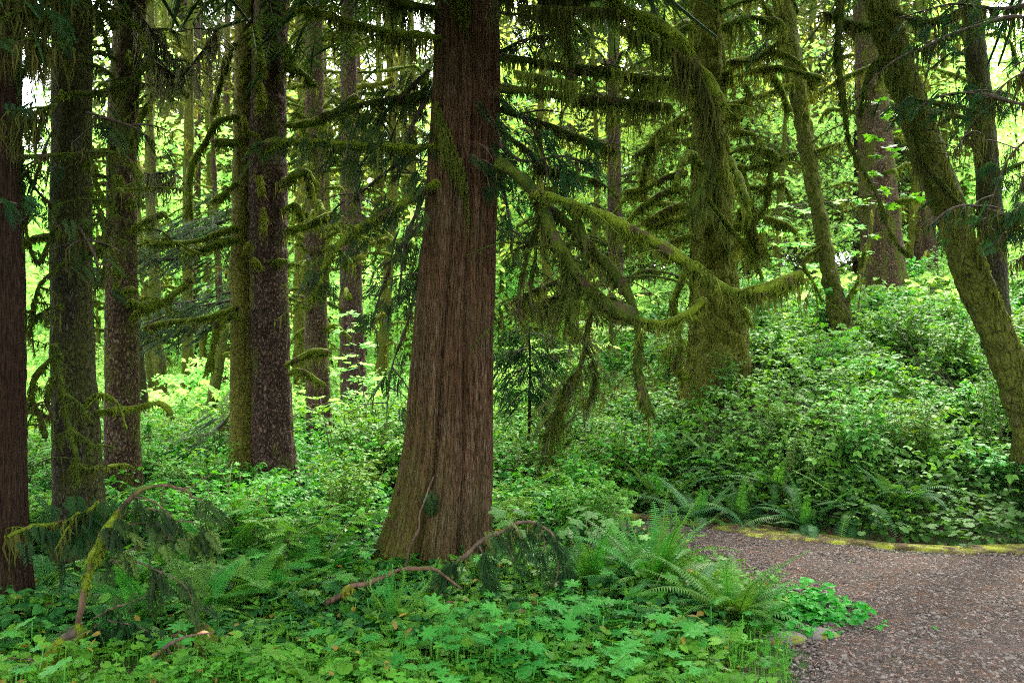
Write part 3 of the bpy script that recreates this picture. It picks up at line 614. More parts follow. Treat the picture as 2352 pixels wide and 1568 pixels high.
T3 = tree('grey_spruce', 'grey brown spruce with short mossy stubs up its stem, behind the dark mossy one', 11.6,
          [(300, 0, 36), (283, 250, 33), (279, 420, 32), (279, 700, 37), (281, 1000, 39), (284, 1110, 42), (286, 1195, 47)], M['spruce'], ztop=17, seg=90, dz=.05, rough=.02, flare=.1, seed=7, shape=bark_shape(6, .012))
for pts in ([(300, 470), (340, 440), (380, 425), (400, 412)], [(305, 525), (340, 505), (375, 492)], [(300, 330), (330, 260), (370, 195)], [(300, 690), (340, 705), (360, 690)], [(255, 480), (225, 430), (215, 380)], [(310, 720), (380, 690), (440, 640)]):
    limb(T3, pts, 11.4, 8, 9, .2, 70, 'moss', 'hang', 2)
for pts, r in (([(268, 615), (268, 640), (266, 655)], 11), ([(285, 668), (300, 662), (312, 668)], 8), ([(225, 545), (250, 560), (262, 590)], 8), ([(243, 700), (215, 690), (205, 700)], 7), ([(272, 405), (282, 430), (285, 440)], 8)):
    limb(T3, pts, 11.15, r, r*.8, .1, 60, 'moss', 'hang', 0)
stubs(T3, (2.3, 6.2), 26, (.25, .7), 'moss', 'hang', .14, 50)
stubs(T3, (1.6, 3.6), 12, (.3, .6), 'moss', 'hang', .2, 60, side=[PI])
l3 = [limb(T3, pts, 11., 5, 2, .7, 90, wood='twig_dark', hmat='lichen', twigs=8) for pts in ([(330, 100), (400, 170), (440, 150), (500, 60)], [(310, 20), (380, 110), (420, 170)], [(300, 400), (360, 400), (400, 390)])]
foliage(T3, l3, 80, .26, T=[TWIG], mat='needle_mid', down=.9)
crown(T3, 7.3, 17, 3.2, 500, 1.2)

T4 = tree('twin_spruce', 'stout twin stemmed spruce with scaly bark and mossy clubs for limbs', 12.6,
          [(624, 0, 40), (618, 200, 40), (615, 400, 43), (617, 600, 42), (621, 800, 43), (626, 1000, 46), (632, 1090, 52), (636, 1150, 60)], M['spruce_purple'], ztop=18, seg=120, dz=.035, rough=.026, flare=.12, seed=9, shape=bark_shape(9, .03))
mb = MB(); trunk_mesh(mb, [(*P(u, v, 12.72), h/F*12.7) for u, v, h in [(570, 0, 29), (568, 200, 30), (566, 400, 31), (562, 600, 31), (562, 800, 33), (564, 1000, 36), (566, 1150, 42)]], 100, .035, rough=.024, ztop=17, flare=.1, seed=11, shape=bark_shape(12)); mb.build('trunk', M['spruce_moss'], T4.root)
for pts, r, h in (([(655, 290), (700, 284), (740, 270), (790, 244), (818, 222)], 10, .22), ([(655, 528), (700, 521), (735, 503), (772, 492)], 9, .15), ([(652, 430), (668, 408), (700, 394), (714, 410), (718, 445)], 10, .2),
        ([(655, 838), (690, 822), (720, 806), (752, 808)], 8, .1), ([(545, 268), (495, 285), (462, 340), (440, 400), (432, 490)], 9, .15), ([(550, 326), (520, 328), (495, 325)], 9, .1), ([(545, 548), (500, 560), (440, 580)], 9, .15),
        ([(548, 522), (490, 538), (430, 556), (340, 560)], 6, .1), ([(545, 725), (505, 738), (490, 790), (482, 850)], 10, .1), ([(545, 705), (500, 722), (420, 735), (330, 752)], 6, .1), ([(545, 420), (510, 450), (495, 455)], 7, .1),
        ([(540, 100), (520, 140), (505, 190), (490, 260)], 8, .2), ([(655, 40), (680, 15), (690, -20)], 8, .2), ([(660, 600), (640, 598), (632, 605)], 8, .1), ([(655, 100), (665, 120), (670, 165)], 12, .2), ([(660, 150), (690, 165), (720, 190)], 7, .2), ([(650, 480), (680, 470), (692, 500)], 6, .1), ([(660, 860), (690, 850), (740, 880)], 6, .1)):
    limb(T4, pts, 12.4, r*1.2, r, h*1.5, 80, 'moss', 'hang', 2)
for pts, r in (([(582, 62), (590, 80), (598, 120), (600, 165)], 11), ([(594, 195), (600, 210), (602, 250)], 12), ([(595, 405), (600, 420), (602, 440)], 9), ([(603, 478), (606, 495), (606, 530)], 9), ([(578, 560), (570, 562), (565, 575)], 8), ([(580, 598), (590, 602), (594, 610)], 8), ([(568, 130), (560, 145), (556, 170)], 9), ([(560, 265), (568, 300), (590, 310)], 8)):
    limb(T4, pts, 12.1, r*1.15, r*.95, .2, 90, 'moss_gold', 'hang', 0)
fl = [limb(T4, pts, Y, 5, 2, .1, 30, wood='twig_dark', twigs=8) for pts, Y in (([(540, 500), (450, 530), (390, 560), (330, 590)], 13.2), ([(540, 480), (460, 505), (380, 545)], 13.6), ([(540, 560), (430, 590), (340, 600)], 13.), ([(535, 690), (430, 710), (330, 745)], 13.2), ([(535, 670), (450, 690), (380, 700)], 13.6), ([(530, 730), (440, 750), (350, 770)], 13), ([(530, 950), (500, 985), (450, 1000)], 13))]
foliage(T4, fl, 520, .42, T=[TWIG], mat='needle_blue', down=.35, jit=.12, spreadw=.55)
crown(T4, 7.6, 18, 3.4, 560, 1.2)

T5 = tree('spruce', 'slim brown spruce with stacked mossy stubs beside the twin stemmed one', 18.0,
          [(722, 0, 19), (722, 300, 21), (724, 600, 24), (728, 850, 27), (734, 980, 29), (739, 1050, 34)], M['spruce'], ztop=18, seg=60, dz=.06, rough=.02, flare=.1, seed=13, shape=bark_shape(15, .015))
stubs(T5, (2.2, 8), 46, (.35, .9), 'moss', 'hang', .3, 50, (.025, .05))
crown(T5, 8.5, 18, 3.2, 250, 1.3)
T6 = tree('purple_spruce', 'straight purple brown spruce with thin level limbs, next to the slim brown one', 21.0,
          [(799, 0, 17), (803, 300, 21), (805, 500, 24), (806, 700, 26), (813, 900, 31), (822, 1010, 38)], M['spruce_purple'], ztop=20, seg=60, dz=.06, rough=.02, flare=.1, seed=15, shape=bark_shape(18, .015))
stubs(T6, (2.2, 9), 40, (.5, 1.3), 'moss', 'hang', .3, 40, (.025, .045))
for pts in ([(815, 570), (850, 560), (890, 548)], [(800, 600), (820, 592), (835, 588)], [(820, 755), (850, 745), (880, 720)], [(820, 110), (870, 100), (930, 90)], [(820, 200), (880, 190), (900, 180)]):
    limb(T6, pts, 20.6, 8, 6, .2, 50, 'moss_gold', 'hang', 2)
crown(T6, 9.5, 20, 3.2, 250, 1.3)

T8 = tree('old_spruce', 'huge old spruce clothed in moss with a flared foot on the bank', 15.0,
          [(1622, 0, 33), (1628, 150, 36), (1630, 300, 41), (1632, 450, 45), (1636, 600, 50), (1645, 700, 60), (1650, 800, 70), (1652, 880, 80), (1652, 960, 100)], M['oldmoss'], ztop=20, seg=150, dz=.035, rough=.06, flare=.2, seed=17, fz=.7, lobes=6, shape=bark_shape(21, .03))
for pts, r, h in (([(1585, 325), (1545, 322), (1510, 326), (1460, 355)], 9, .3), ([(1580, 398), (1530, 405), (1480, 432), (1440, 440)], 8, .2), ([(1580, 432), (1530, 440), (1480, 470), (1430, 520)], 8, .2), ([(1580, 470), (1540, 478), (1490, 505)], 9, .2), ([(1585, 500), (1540, 505), (1500, 515), (1480, 508)], 10, .2),
        ([(1590, 540), (1550, 550), (1520, 570)], 8, .15), ([(1580, 270), (1530, 290), (1500, 320), (1470, 420)], 8, .3), ([(1685, 380), (1720, 385), (1770, 372), (1825, 352)], 7, .2), ([(1700, 380), (1712, 420), (1720, 470), (1730, 545)], 9, .4), ([(1620, 440), (1650, 490), (1690, 540), (1725, 580), (1750, 640)], 6, .35),
        ([(1690, 300), (1730, 310), (1760, 345)], 7, .3), ([(1670, 240), (1700, 236), (1722, 222), (1712, 195)], 10, .25), ([(1680, 140), (1720, 138), (1760, 118), (1800, 85)], 6, .35), ([(1700, 480), (1730, 560), (1755, 585)], 8, .2), ([(1690, 690), (1710, 715), (1724, 745)], 10, .15),
        ([(1655, 660), (1640, 640), (1620, 640)], 10, .2), ([(1580, 610), (1560, 650), (1545, 690), (1560, 740)], 7, .4), ([(1680, 420), (1740, 430), (1800, 420)], 6, .2), ([(1690, 520), (1750, 480), (1770, 400), (1778, 350)], 6, .25), ([(1580, 200), (1540, 190), (1480, 215), (1430, 210)], 7, .4), ([(1590, 60), (1540, 70), (1480, 30)], 8, .5), ([(1660, 60), (1720, 40), (1790, 50)], 8, .5), ([(1570, 780), (1555, 830), (1575, 870)], 9, .2)):
    limb(T8, pts, 14.2, r, r*.8, h*1.5, 95, 'moss', 'hang', 4)
stubs(T8, (3.2, 7.8), 26, (.6, 1.5), 'moss', 'hang', .5, 60, (.03, .06), twigs=3)
hb = MB()
for k in range(3200):
    z = 1.4+6*U(0, 1)**.9; x, y, r = at_z(T8, z); a = U(-PI, 0); 
    if vnoise(math.cos(a)*3+5, z*.5, 2.) < .42: continue
    strands(hb, np.array([[x+math.cos(a)*r*1.03, y+math.sin(a)*r*1.03, z]]), np.array([U(.06, .3)]), .012, .04, U(0, 1))
hb.build('hanging_moss', M['hang'], T8.root)
crown(T8, 7.8, 20, 4.0, 480, 1.4)

T9 = tree('spruce', 'thin dark spruce pole with level twigs behind the cedar\'s sweeping limbs', 22.0,
          [(1408, 0, 13), (1410, 300, 15), (1412, 500, 17), (1416, 700, 19), (1424, 900, 22), (1430, 1000, 26)], M['spruce_purple'], ztop=20, seg=48, dz=.08, rough=.02, seed=19)
stubs(T9, (2.5, 9.5), 46, (.6, 1.8), 'moss_dark', 'hang', .3, 30, (.018, .035), twigs=4); crown(T9, 9.8, 20, 3, 200, 1.4)

T10 = tree('leaning_maple', 'slender maple leaning over with knobbly bark and a swollen burl near its foot', 17.0,
           [(1795, 0, 22), (1815, 100, 21), (1832, 200, 20), (1848, 300, 19), (1866, 420, 19), (1886, 520, 18), (1903, 620, 19), (1920, 690, 22), (1926, 712, 28), (1932, 740, 22), (1936, 850, 20)], M['maple'], ztop=13, seg=64, dz=.04, rough=.05, fq=7, flare=.05, seed=21, shape=bark_shape(24, .06))
for pts, r in (([(1838, 185), (1790, 205), (1740, 222), (1700, 230)], 8), ([(1840, 240), (1880, 215), (1940, 180), (2000, 150)], 7), ([(1800, 60), (1760, 20), (1740, -20)], 10), ([(1890, 560), (1845, 600), (1870, 650), (1890, 690)], 5), ([(1925, 720), (1912, 770), (1920, 850)], 9), ([(1940, 700), (1970, 640), (1990, 560)], 5), ([(1850, 330), (1870, 345), (1930, 330)], 5)):
    limb(T10, pts, 16.9, r, r*.6, .3, 70, 'moss', 'hang', 4)
T11 = tree('brown_spruce', 'thick brown spruce high on the bank behind the long hanging branch', 22.0,
           [(1985, 0, 26), (1996, 120, 30), (2008, 300, 38), (2018, 450, 42), (2028, 600, 48), (2038, 720, 58)], M['spruce'], ztop=20, seg=80, dz=.06, rough=.03, flare=.12, seed=23, shape=bark_shape(27, .02))
stubs(T11, (5, 9.5), 22, (.5, 1.3), 'moss', 'hang', .4, 50, (.03, .05)); crown(T11, 9.4, 20, 3.5, 250, 1.4)

T12 = tree('bent_maple', 'strongly leaning mossy maple sweeping down to the bank at the edge of the picture', 10.6,
           [(2010, -40, 37), (2062, 150, 36), (2105, 270, 37), (2150, 400, 39), (2195, 520, 38), (2235, 640, 40), (2285, 760, 41), (2330, 860, 42), (2372, 985, 45)], M['maple'], ztop=9, seg=140, dz=.025, rough=.05, fq=8, flare=.05, seed=25, shape=bark_shape(30, .055))
limb(T12, [(1935, -40), (1924, 60), (1926, 160), (1945, 290), (1968, 360), (1992, 410), (2032, 505), (2062, 555), (2095, 590)], 10.0, 9, 3, .2, 60, 'moss_dark', 'hang', 4)
for pts, r in (([(2080, 200), (2100, 270), (2125, 380), (2180, 440), (2235, 500)], 7), ([(2030, 50), (1980, 60), (1900, 30)], 9), ([(2060, 130), (2010, 140), (1985, 200), (1975, 260)], 7), ([(2100, 230), (2180, 240), (2260, 260)], 7), ([(2040, 20), (2120, 50), (2200, 30)], 10)):
    limb(T12, pts, 10.2, r, r*.6, .35, 90, 'moss_dark', 'hang_dark', 5)
hb = MB()
for k in range(2200):
    z = U(1.2, 5.6); x, y, r = at_z(T12, z); a = U(-PI*.9, .3)
    if vnoise(math.cos(a)*3, z*.8, 2.) < .45: continue
    strands(hb, np.array([[x+math.cos(a)*r*1.05, y+math.sin(a)*r*1.05, z]]), np.array([U(.05, .3)]), .013, .05, U(0, 1))
hb.build('hanging_moss', M['hang'], T12.root)
lf = MB(); k = 7500; c0 = np.array([at_z(T12, 8.5)[0]-.2, 9.2, 9.4]); pd = rng.normal(0, 1, (60, 3))*np.array([2.1, 2.3, 1.0])+c0; pd[:, 2] = np.maximum(pd[:, 2], 7.9); i_ = rng.integers(0, 60, k)
lf.many(PALLO, basis(U(0, 6.28, k), rng.normal(-.2, .35, k), rng.normal(0, .35, k), .22*U(.6, 1.2, k)), pd[i_]+rng.normal(0, 1, (k, 3))*np.array([.55, .55, .14]), U(0, 1, k))
for p_ in pd[::3]: b_ = np.array([*at_z(T12, 7.6)[:2], 7.6]); s_ = resample(np.array([b_, (b_+p_)/2+np.array([0, 0, .3]), p_]), .3); tube(lf, s_, np.linspace(.05, .012, len(s_)), 5, .2, 9, .1)
lf.build('crown', M['leaf'], T12.root, False)  # unseen leaf crown above the frame, added to shade the path
T13 = tree('grey_maple', 'upright grey barked tree half hidden behind the strongly leaning maple', 15.0,
           [(2228, 0, 21), (2245, 150, 24), (2258, 280, 26), (2268, 400, 26), (2280, 600, 30), (2290, 800, 34)], M['spruce_dark'], ztop=15, seg=60, dz=.06, rough=.03, seed=27)
stubs(T13, (3.5, 7), 14, (.4, 1.), 'moss_dark', 'hang_dark', .4, 60)
T14 = tree('red_cedar', 'shaggy dark cedar hanging its blue green sprays in from beyond the picture edge', 10.3,
           [(2475, 0, 60), (2480, 500, 66), (2490, 1000, 74), (2492, 1150, 80)], M['cedar_shade'], ztop=15, seg=60, dz=.1, seed=29)
l14 = []
for pts, Y in (([(2430, 60), (2330, 40), (2200, 70), (2090, 120)], 8.0), ([(2430, 150), (2330, 180), (2250, 260), (2190, 350)], 8.2), ([(2430, 300), (2350, 330), (2290, 420), (2260, 520)], 8.3), ([(2430, 420), (2350, 470), (2290, 560)], 8.0), ([(2420, 0), (2300, 20), (2180, 10), (2060, 40)], 8.5), ([(2430, 230), (2340, 240), (2240, 210), (2150, 220), (2090, 260)], 7.8), ([(2430, 100), (2360, 150), (2330, 230)], 8.4), ([(2430, 350), (2370, 380), (2330, 470)], 8.6), ([(2420, 480), (2340, 500), (2240, 470), (2180, 480), (2130, 520)], 8.1), ([(2430, 520), (2380, 560), (2340, 600)], 8.5)):
    l14.append(limb(T14, pts, Y+1.3, 6, 2, .4, 45, wood='twig_dark', hmat='hang_dark', twigs=7))
foliage(T14, l14, 190, .24, mat='needle', down=.75, jit=.12)
shade_crown(T14, 2.6, 9, 4.2, 1300, R(-78), R(20))
foliage(T14, [l14[0], l14[5]], 24, .2, mat='needle', down=.7, jit=.05)
crown(T14, 6.3, 15, 4., 600, 1.2)
# a small hemlock beside the great cedar and the mossy sapling next to it
T15 = tree('young_hemlock', 'young hemlock with tiers of drooping dark sprays just past the great cedar', 14.5, [(1215, 745, 1.5), (1218, 850, 2.5), (1216, 960, 3.5), (1214, 1010, 4)], M['spruce_dark'], ztop=2.3, seg=16, dz=.1)
l15 = [limb(T15, [(1216, v), ((1216+u)/2, (v+w)/2-14), (u, w)], 14.5+U(-.3, .3), 2.5, 1, wood='twig_dark', twigs=4) for v, u, w in ((760, 1150, 790), (765, 1290, 810), (800, 1140, 850), (810, 1300, 850), (840, 1145, 910), (850, 1290, 915), (890, 1165, 950), (790, 1180, 840), (820, 1250, 880), (870, 1230, 940), (900, 1260, 960))]
foliage(T15, l15, 380, .32, T=[TWIG, SPRAYLO], mat='needle', down=.7, jit=.08)
T16 = tree('mossy_sapling', 'bowed sapling shrouded in hanging moss over the far thicket', 13.0, [(1345, 800, 5), (1320, 880, 9), (1285, 940, 12), (1258, 1010, 14)], M['oldmoss'], ztop=2.05, seg=20, dz=.06)
l16 = [limb(T16, pts, Y, 5, 3, .5, 90, 'moss_dark', 'hang', 7) for pts, Y in (([(1160, 705), (1230, 665), (1320, 625), (1395, 580)], 12.6), ([(1180, 720), (1250, 690), (1370, 650)], 12.8), ([(1345, 805), (1350, 740), (1370, 690), (1410, 680)], 13), ([(1330, 850), (1300, 880), (1280, 960)], 13), ([(1345, 800), (1370, 850), (1350, 930)], 13), ([(1340, 780), (1310, 730), (1290, 650)], 13), ([(1280, 940), (1270, 970), (1250, 1010)], 12.8))]
foliage(T16, l16, 260, .4, T=[TWIG], mat='needle_mid', down=1.0, jit=.1)

# ================================================================== slim mossy trees in the bright clearing
def slim(label, Y, axis, mat, ztop=12, group=None, n=8, moss='moss_gold', **kw):
    t = tree('slim_tree', label, Y, axis, M[mat], ztop=ztop, seg=28, dz=.1, rough=.025, fq=8, group=group, **kw)
    stubs(t, (max(t.prof[0][0]+1., .8), 2+.36*Y), n, (.3, 1.1), moss, 'hang_gold', .3, 40, (.02, .04)); return t
slim('pole with golden moss in rings, behind the soft blue green spruce boughs', 25, [(436, 180, 10), (432, 420, 12), (431, 700, 12), (430, 1115, 13)], 'oldmoss', n=14)
slim('dark thin tree slanting away from the twin stemmed spruce, foot in the bright thicket', 22, [(525, 690, 10), (500, 850, 13), (478, 980, 14), (455, 1130, 15)], 'maple', 5.2, n=5, moss='moss')
slim('pale blotched leaning stem with white lichen, close behind the grey brown spruce', 20, [(320, 850, 13), (330, 950, 15), (346, 1040, 16), (362, 1120, 18)], 'spruce_dark', 4.5, n=3)
slim('crooked thin stem crossing behind the blotched leaning one', 26, [(340, 780, 11), (352, 880, 13), (366, 980, 13), (377, 1060, 14)], 'maple', 6, n=4)
slim('pinkish bare stem right behind the golden moss pole', 30, [(455, 200, 7), (452, 600, 8), (449, 1000, 9), (446, 1090, 9)], 'spruce_purple', 14, n=4)
slim('short straight stem between the slanting thin tree and the twin stemmed spruce', 27, [(505, 700, 9), (518, 880, 10), (524, 1060, 11)], 'spruce_purple', 9, n=6)
slim('low bowed stem at the foot of the slanting thin tree', 24, [(478, 940, 7), (490, 1000, 8), (505, 1090, 9)], 'oldmoss', 2.4, n=1)
slim('yellow mossy pole seen between the purple spruce and the great cedar', 30, [(945, 100, 8), (948, 450, 9), (950, 900, 11)], 'oldmoss', 14, n=14)
slim('reddish pole close beside the great cedar\'s shaded edge, far back in the wood', 34, [(872, 300, 9), (880, 700, 12), (892, 940, 14)], 'maple', 16, n=14)
slim('leaning maple stem far behind the thick brown spruce', 27, [(2128, 480, 12), (2138, 560, 14), (2142, 650, 15)], 'spruce_purple', 10, n=4)
slim('young stem behind the burled leaning maple', 26, [(1800, 350, 6), (1790, 470, 7), (1785, 600, 8), (1790, 760, 9)], 'maple', 9, n=8)
slim('bent sapling arching up beside the burled maple', 20, [(1995, 560, 6), (1975, 640, 7), (1950, 700, 9), (1938, 760, 10)], 'oldmoss', 5, n=3)
slim('dim brown stem right behind the bare dark cedar trunk', 10.5, [(40, 300, 12), (46, 700, 13), (48, 1200, 15)], 'spruce_purple', 14, n=5, moss='moss_dark')

POLE = []
for i in range(4):
    rng = np.random.default_rng(60+i); w_ = MB(); q = np.array([[0, 0, -.3], [.1*i, .05, 3], [.25*i-.2, .1, 7], [.1*i, .3, 13]]); p = resample(q, .25); tube(w_, p, np.linspace(.15, .07, len(p))*(.75+.5*fbm(np.arange(len(p))*.9, 0, i*3.)), 12, .3, 7)
    b_ = MB()
    for k in range(34):
        j = rng.integers(8, len(p)-1); a = U(0, 6.28); l = U(.2, 1.3); d = np.array([math.cos(a), math.sin(a), .1]); s_ = resample(np.array([p[j], p[j]+d*l*.6+[0, 0, .1*l], p[j]+d*l+[0, 0, -.25*l*U(0, 1)]]), .1); tube(b_, s_, np.linspace(.035, .02, len(s_)), 6, .4, 14); m_ = 26; strands(b_, s_[rng.integers(0, len(s_), m_)], U(.05, .5, m_), .014, .1, .5)
    POLE.append([('trunk', w_.mesh('trunk', M[('oldmoss', 'spruce', 'maple', 'oldmoss')[i]])), ('branches', b_.mesh('branches', M['moss_gold' if i % 2 else 'moss']))])
# far broadleaf trees and bushes: one of each kind, then copies
def leaf_tree(seed, H, rad, n, leaf, stem_r=.09, low=.12, tiers=26, T=DI):
    global rng
    rng = np.random.default_rng(seed); wood = MB(); lf = MB(); lean = rng.normal(0, .5, 2)
    tr = resample(np.array([[0, 0, -.3], [lean[0]*.2, lean[1]*.2, H*.35], [lean[0]*.7, lean[1]*.6, H*.7], [lean[0], lean[1], H*.97]]), H/30); tube(wood, tr, np.linspace(stem_r, stem_r*.2, len(tr)), 10, .25, 6)
    pads = []
    for k in range(tiers):
        f = low+(1-low)*(k+.5)/tiers; p = tr[min(int(f*len(tr)), len(tr)-1)]; a = k*2.4+rng.normal(0, .4); l = rad*(math.sin(PI*min(f*.75+.25, 1))**.6)*rng.uniform(.5, 1.05)
        e = p+np.array([math.cos(a)*l, math.sin(a)*l, l*rng.uniform(-.05, .45)]); mid = (p+e)/2+np.array([0, 0, .12*l]); b = resample(np.array([p, mid, e]), .25); tube(wood, b, np.linspace(stem_r*.35, .006, len(b)), 5, .2, 9)
        for q in (.35, .6, .85, 1.0): pads.append((b[min(int(q*len(b)), len(b)-1)], l*.34*rng.uniform(.7, 1.2)))
    w = np.array([p[1]**2 for p in pads]); cnt = rng.multinomial(n, w/w.sum())
    for (c, s), m in zip(pads, cnt):
        if not m: continue
        o = rng.normal(0, 1, (m, 3))*np.array([s, s, s*.24]); lf.many(T, basis(U(0, 2*PI, m), rng.normal(-.25, .35, m), rng.normal(0, .45, m), leaf*U(.6, 1.25, m)), c+o, np.clip(U(0, 1)*.6+U(0, .5, m), 0, 1))
    return wood, lf
def proto(wl, wm, lm, wn='trunk', ln='crown'): return [(wn, wl[0].mesh(wn, M[wm])), (ln, wl[1].mesh(ln, M[lm], smooth=False))]
def place(name, parts, label, cat, loc, rz, s, group=None):
    e = thing(name, label, cat, loc, group); e.rotation_euler = (0, 0, float(rz)); e.scale = (float(s),)*3
    for n, me in parts: link(n, me, e)
    return e
FT = [proto(leaf_tree(100+i, H, r, n, .2), 'maple', m) for i, (H, r, n, m) in enumerate([(9, 3.2, 4600, 'leaf_glow'), (11, 3.4, 5200, 'leaf_glow'), (7, 3.0, 4000, 'leaf_glow'), (12, 3.2, 5200, 'leaf_far')])]
FB = [proto(leaf_tree(200+i, H, r, n, .15, .03, .1, 16), 'twig_dark', m, 'stems', 'foliage') for i, (H, r, n, m) in enumerate([(2.6, 1.7, 2400, 'leaf_glow'), (1.9, 1.5, 2200, 'leaf_glow'), (3.2, 1.8, 2600, 'leaf_glow')])]
rng = np.random.default_rng(5)
def conifer(seed, H, rad, n):
    global rng
    rng = np.random.default_rng(seed); w = MB(); f = MB(); tr = np.array([[0, 0, -.5+(H+.5)*k/20] for k in range(21)]); tube(w, tr, np.linspace(.24, .05, 21), 10, .12, 4)
    z = H*(.08+.9*U(0, 1, n)**.9); k = np.floor(z*1.6); a = _h(k, k*0+seed, np.floor(U(0, 4, n)))*2*PI; rr = rad*(1-z/H*.85)*np.sqrt(U(.01, 1, n))
    f.many(TWIGLO, basis(a+rng.normal(0, .5, n), -U(.1, .9, n), rng.normal(0, .4, n), 1.0*U(.6, 1.2, n)), np.stack([np.cos(a)*rr, np.sin(a)*rr, z-rr*.25], 1), U(0, 1, n))
    for k in range(40):
        zz = H*(.1+.85*k/40); a = U(0, 6.28); l = rad*(1-zz/H*.85)*.8; tube(w, np.array([[0, 0, zz], [math.cos(a)*l*.5, math.sin(a)*l*.5, zz-.06*l], [math.cos(a)*l, math.sin(a)*l, zz-.28*l]]), [.04, .03, .012], 5)
    return w, f
FC = [proto(conifer(300+i, H, r, 1400), m, 'needle_mid') for i, (H, r, m) in enumerate([(18, 2.3, 'spruce'), (15, 2.0, 'spruce_purple')])]
rng = np.random.default_rng(77)
def X_at(u, Y): return (u-UC)/F*Y
spots = []
for Y0, Y1, k in ((27, 35, 9), (35, 48, 13), (48, 64, 18), (64, 85, 36)):
    for i in range(k): spots.append((-160+2680*(i+rng.uniform(.1, .9))/k, rng.uniform(Y0, Y1)))
for u, Y in spots:
    x = X_at(u, Y); i = rng.integers(0, 4); z = gz(x, Y)-.1; side = 'behind the spruces' if u < 980 else ('between the great cedar and the old spruce' if u < 1640 else 'behind the leaning maples')
    if u > 1700 and Y < 34: z -= .3
    far = Y > 46
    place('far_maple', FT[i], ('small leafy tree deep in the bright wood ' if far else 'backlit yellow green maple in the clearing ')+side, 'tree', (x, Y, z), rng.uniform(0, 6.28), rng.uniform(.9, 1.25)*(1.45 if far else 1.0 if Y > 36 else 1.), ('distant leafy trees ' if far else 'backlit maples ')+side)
for i in range(64):
    Y = rng.uniform(23, 52); u = rng.uniform(300, 960) if i < 34 else rng.uniform(1150, 2400); x = X_at(u, Y); side = 'behind the spruces' if u < 980 else ('between the great cedar and the old spruce' if u < 1640 else 'behind the leaning maples')
    if u > 1640 and Y < 27: continue
    place('mossy_pole', POLE[i % 4], 'thin mossy pole with furry limbs '+side, 'tree', (x, Y, gz(x, Y)), rng.uniform(0, 6.28), rng.uniform(.7, 1.25), 'thin mossy poles '+side)
for i in range(34):
    u = rng.uniform(-200, 2550); Y = rng.uniform(30, 80); x = X_at(u, Y); side = 'behind the spruces' if u < 980 else ('between the great cedar and the old spruce' if u < 1640 else 'behind the leaning maples')
    place('far_conifer', FC[i % 2], 'dim conifer pole far back in the wood '+side, 'tree', (x, Y, gz(x, Y)-.1), rng.uniform(0, 6.28), rng.uniform(.9, 1.5)*(1.3 if Y > 45 else 1), 'distant conifers '+side)
for i in range(110):
    Y = 20+34*rng.random()**1.2; u = rng.uniform(-100, 2450); x = X_at(u, Y); side = 'behind the spruces' if u < 980 else ('between the great cedar and the old spruce' if u < 1640 else 'at the top of the bank')
    if u > 1640 and Y < 25: continue
    place('vine_maple', FB[i % 3], 'bright bush of layered maple leaves '+side, 'bush', (x, Y, gz(x, Y)-.05), rng.uniform(0, 6.28), rng.uniform(.6, 1.15)*(.75 if u < 1640 else .6), 'layered maple bushes '+side)

# ================================================================== undergrowth
def bush(seed, H, spread, stems, leaf, T=TRI, per=9, up=.0):
    global rng
    rng = np.random.default_rng(seed); w = MB(); lf = MB()
    for k in range(stems):
        a = U(0, 2*PI); l = H*U(.6, 1.1); o = spread*U(.25, 1.); r0 = rng.normal(0, .09, 2)
        s = resample(np.array([[r0[0], r0[1], -.08], [r0[0]+math.cos(a)*o*.3, r0[1]+math.sin(a)*o*.3, l*.55], [r0[0]+math.cos(a)*o*.75, r0[1]+math.sin(a)*o*.75, l*.92], [r0[0]+math.cos(a)*o*1.1, r0[1]+math.sin(a)*o*1.1, l*.95]]), .06); tube(w, s, np.linspace(.008, .003, len(s)), 4, 0)
        m = per; i = np.minimum((len(s)*(.25+.75*np.arange(m)/m)).astype(int), len(s)-1)
        for rep in range(2):
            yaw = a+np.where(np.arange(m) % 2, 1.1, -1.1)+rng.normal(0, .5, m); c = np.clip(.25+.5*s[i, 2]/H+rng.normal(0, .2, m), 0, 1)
            lf.many(T, basis(yaw, rng.normal(-.12+up, .25, m), rng.normal(0, .3, m), leaf*U(.65, 1.2, m)), s[i]+np.stack([np.cos(yaw)*.03, np.sin(yaw)*.03, 0*yaw], 1)*rep+rng.normal(0, .012, (m, 3)), c)
    return w, lf
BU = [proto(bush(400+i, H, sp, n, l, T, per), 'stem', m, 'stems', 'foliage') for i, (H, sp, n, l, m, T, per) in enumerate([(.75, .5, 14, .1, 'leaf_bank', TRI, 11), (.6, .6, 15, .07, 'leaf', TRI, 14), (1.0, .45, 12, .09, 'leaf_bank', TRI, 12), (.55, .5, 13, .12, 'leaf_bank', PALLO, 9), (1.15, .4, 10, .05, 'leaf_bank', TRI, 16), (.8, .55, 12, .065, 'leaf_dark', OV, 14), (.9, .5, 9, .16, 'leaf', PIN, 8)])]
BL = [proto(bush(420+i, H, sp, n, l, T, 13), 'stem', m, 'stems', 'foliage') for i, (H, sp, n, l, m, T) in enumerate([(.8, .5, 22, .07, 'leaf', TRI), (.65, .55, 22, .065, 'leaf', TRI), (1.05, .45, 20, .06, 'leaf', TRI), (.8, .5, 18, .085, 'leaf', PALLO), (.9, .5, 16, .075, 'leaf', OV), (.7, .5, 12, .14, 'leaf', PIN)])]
rng = np.random.default_rng(31)
def ang(x, y): return UC+x/y*F
trunks = [(-4.4*0+t.root.location[0], t.root.location[1]) for t in (T1, T2, T3, T4, T5, T6, T7, T8)]
n = 0
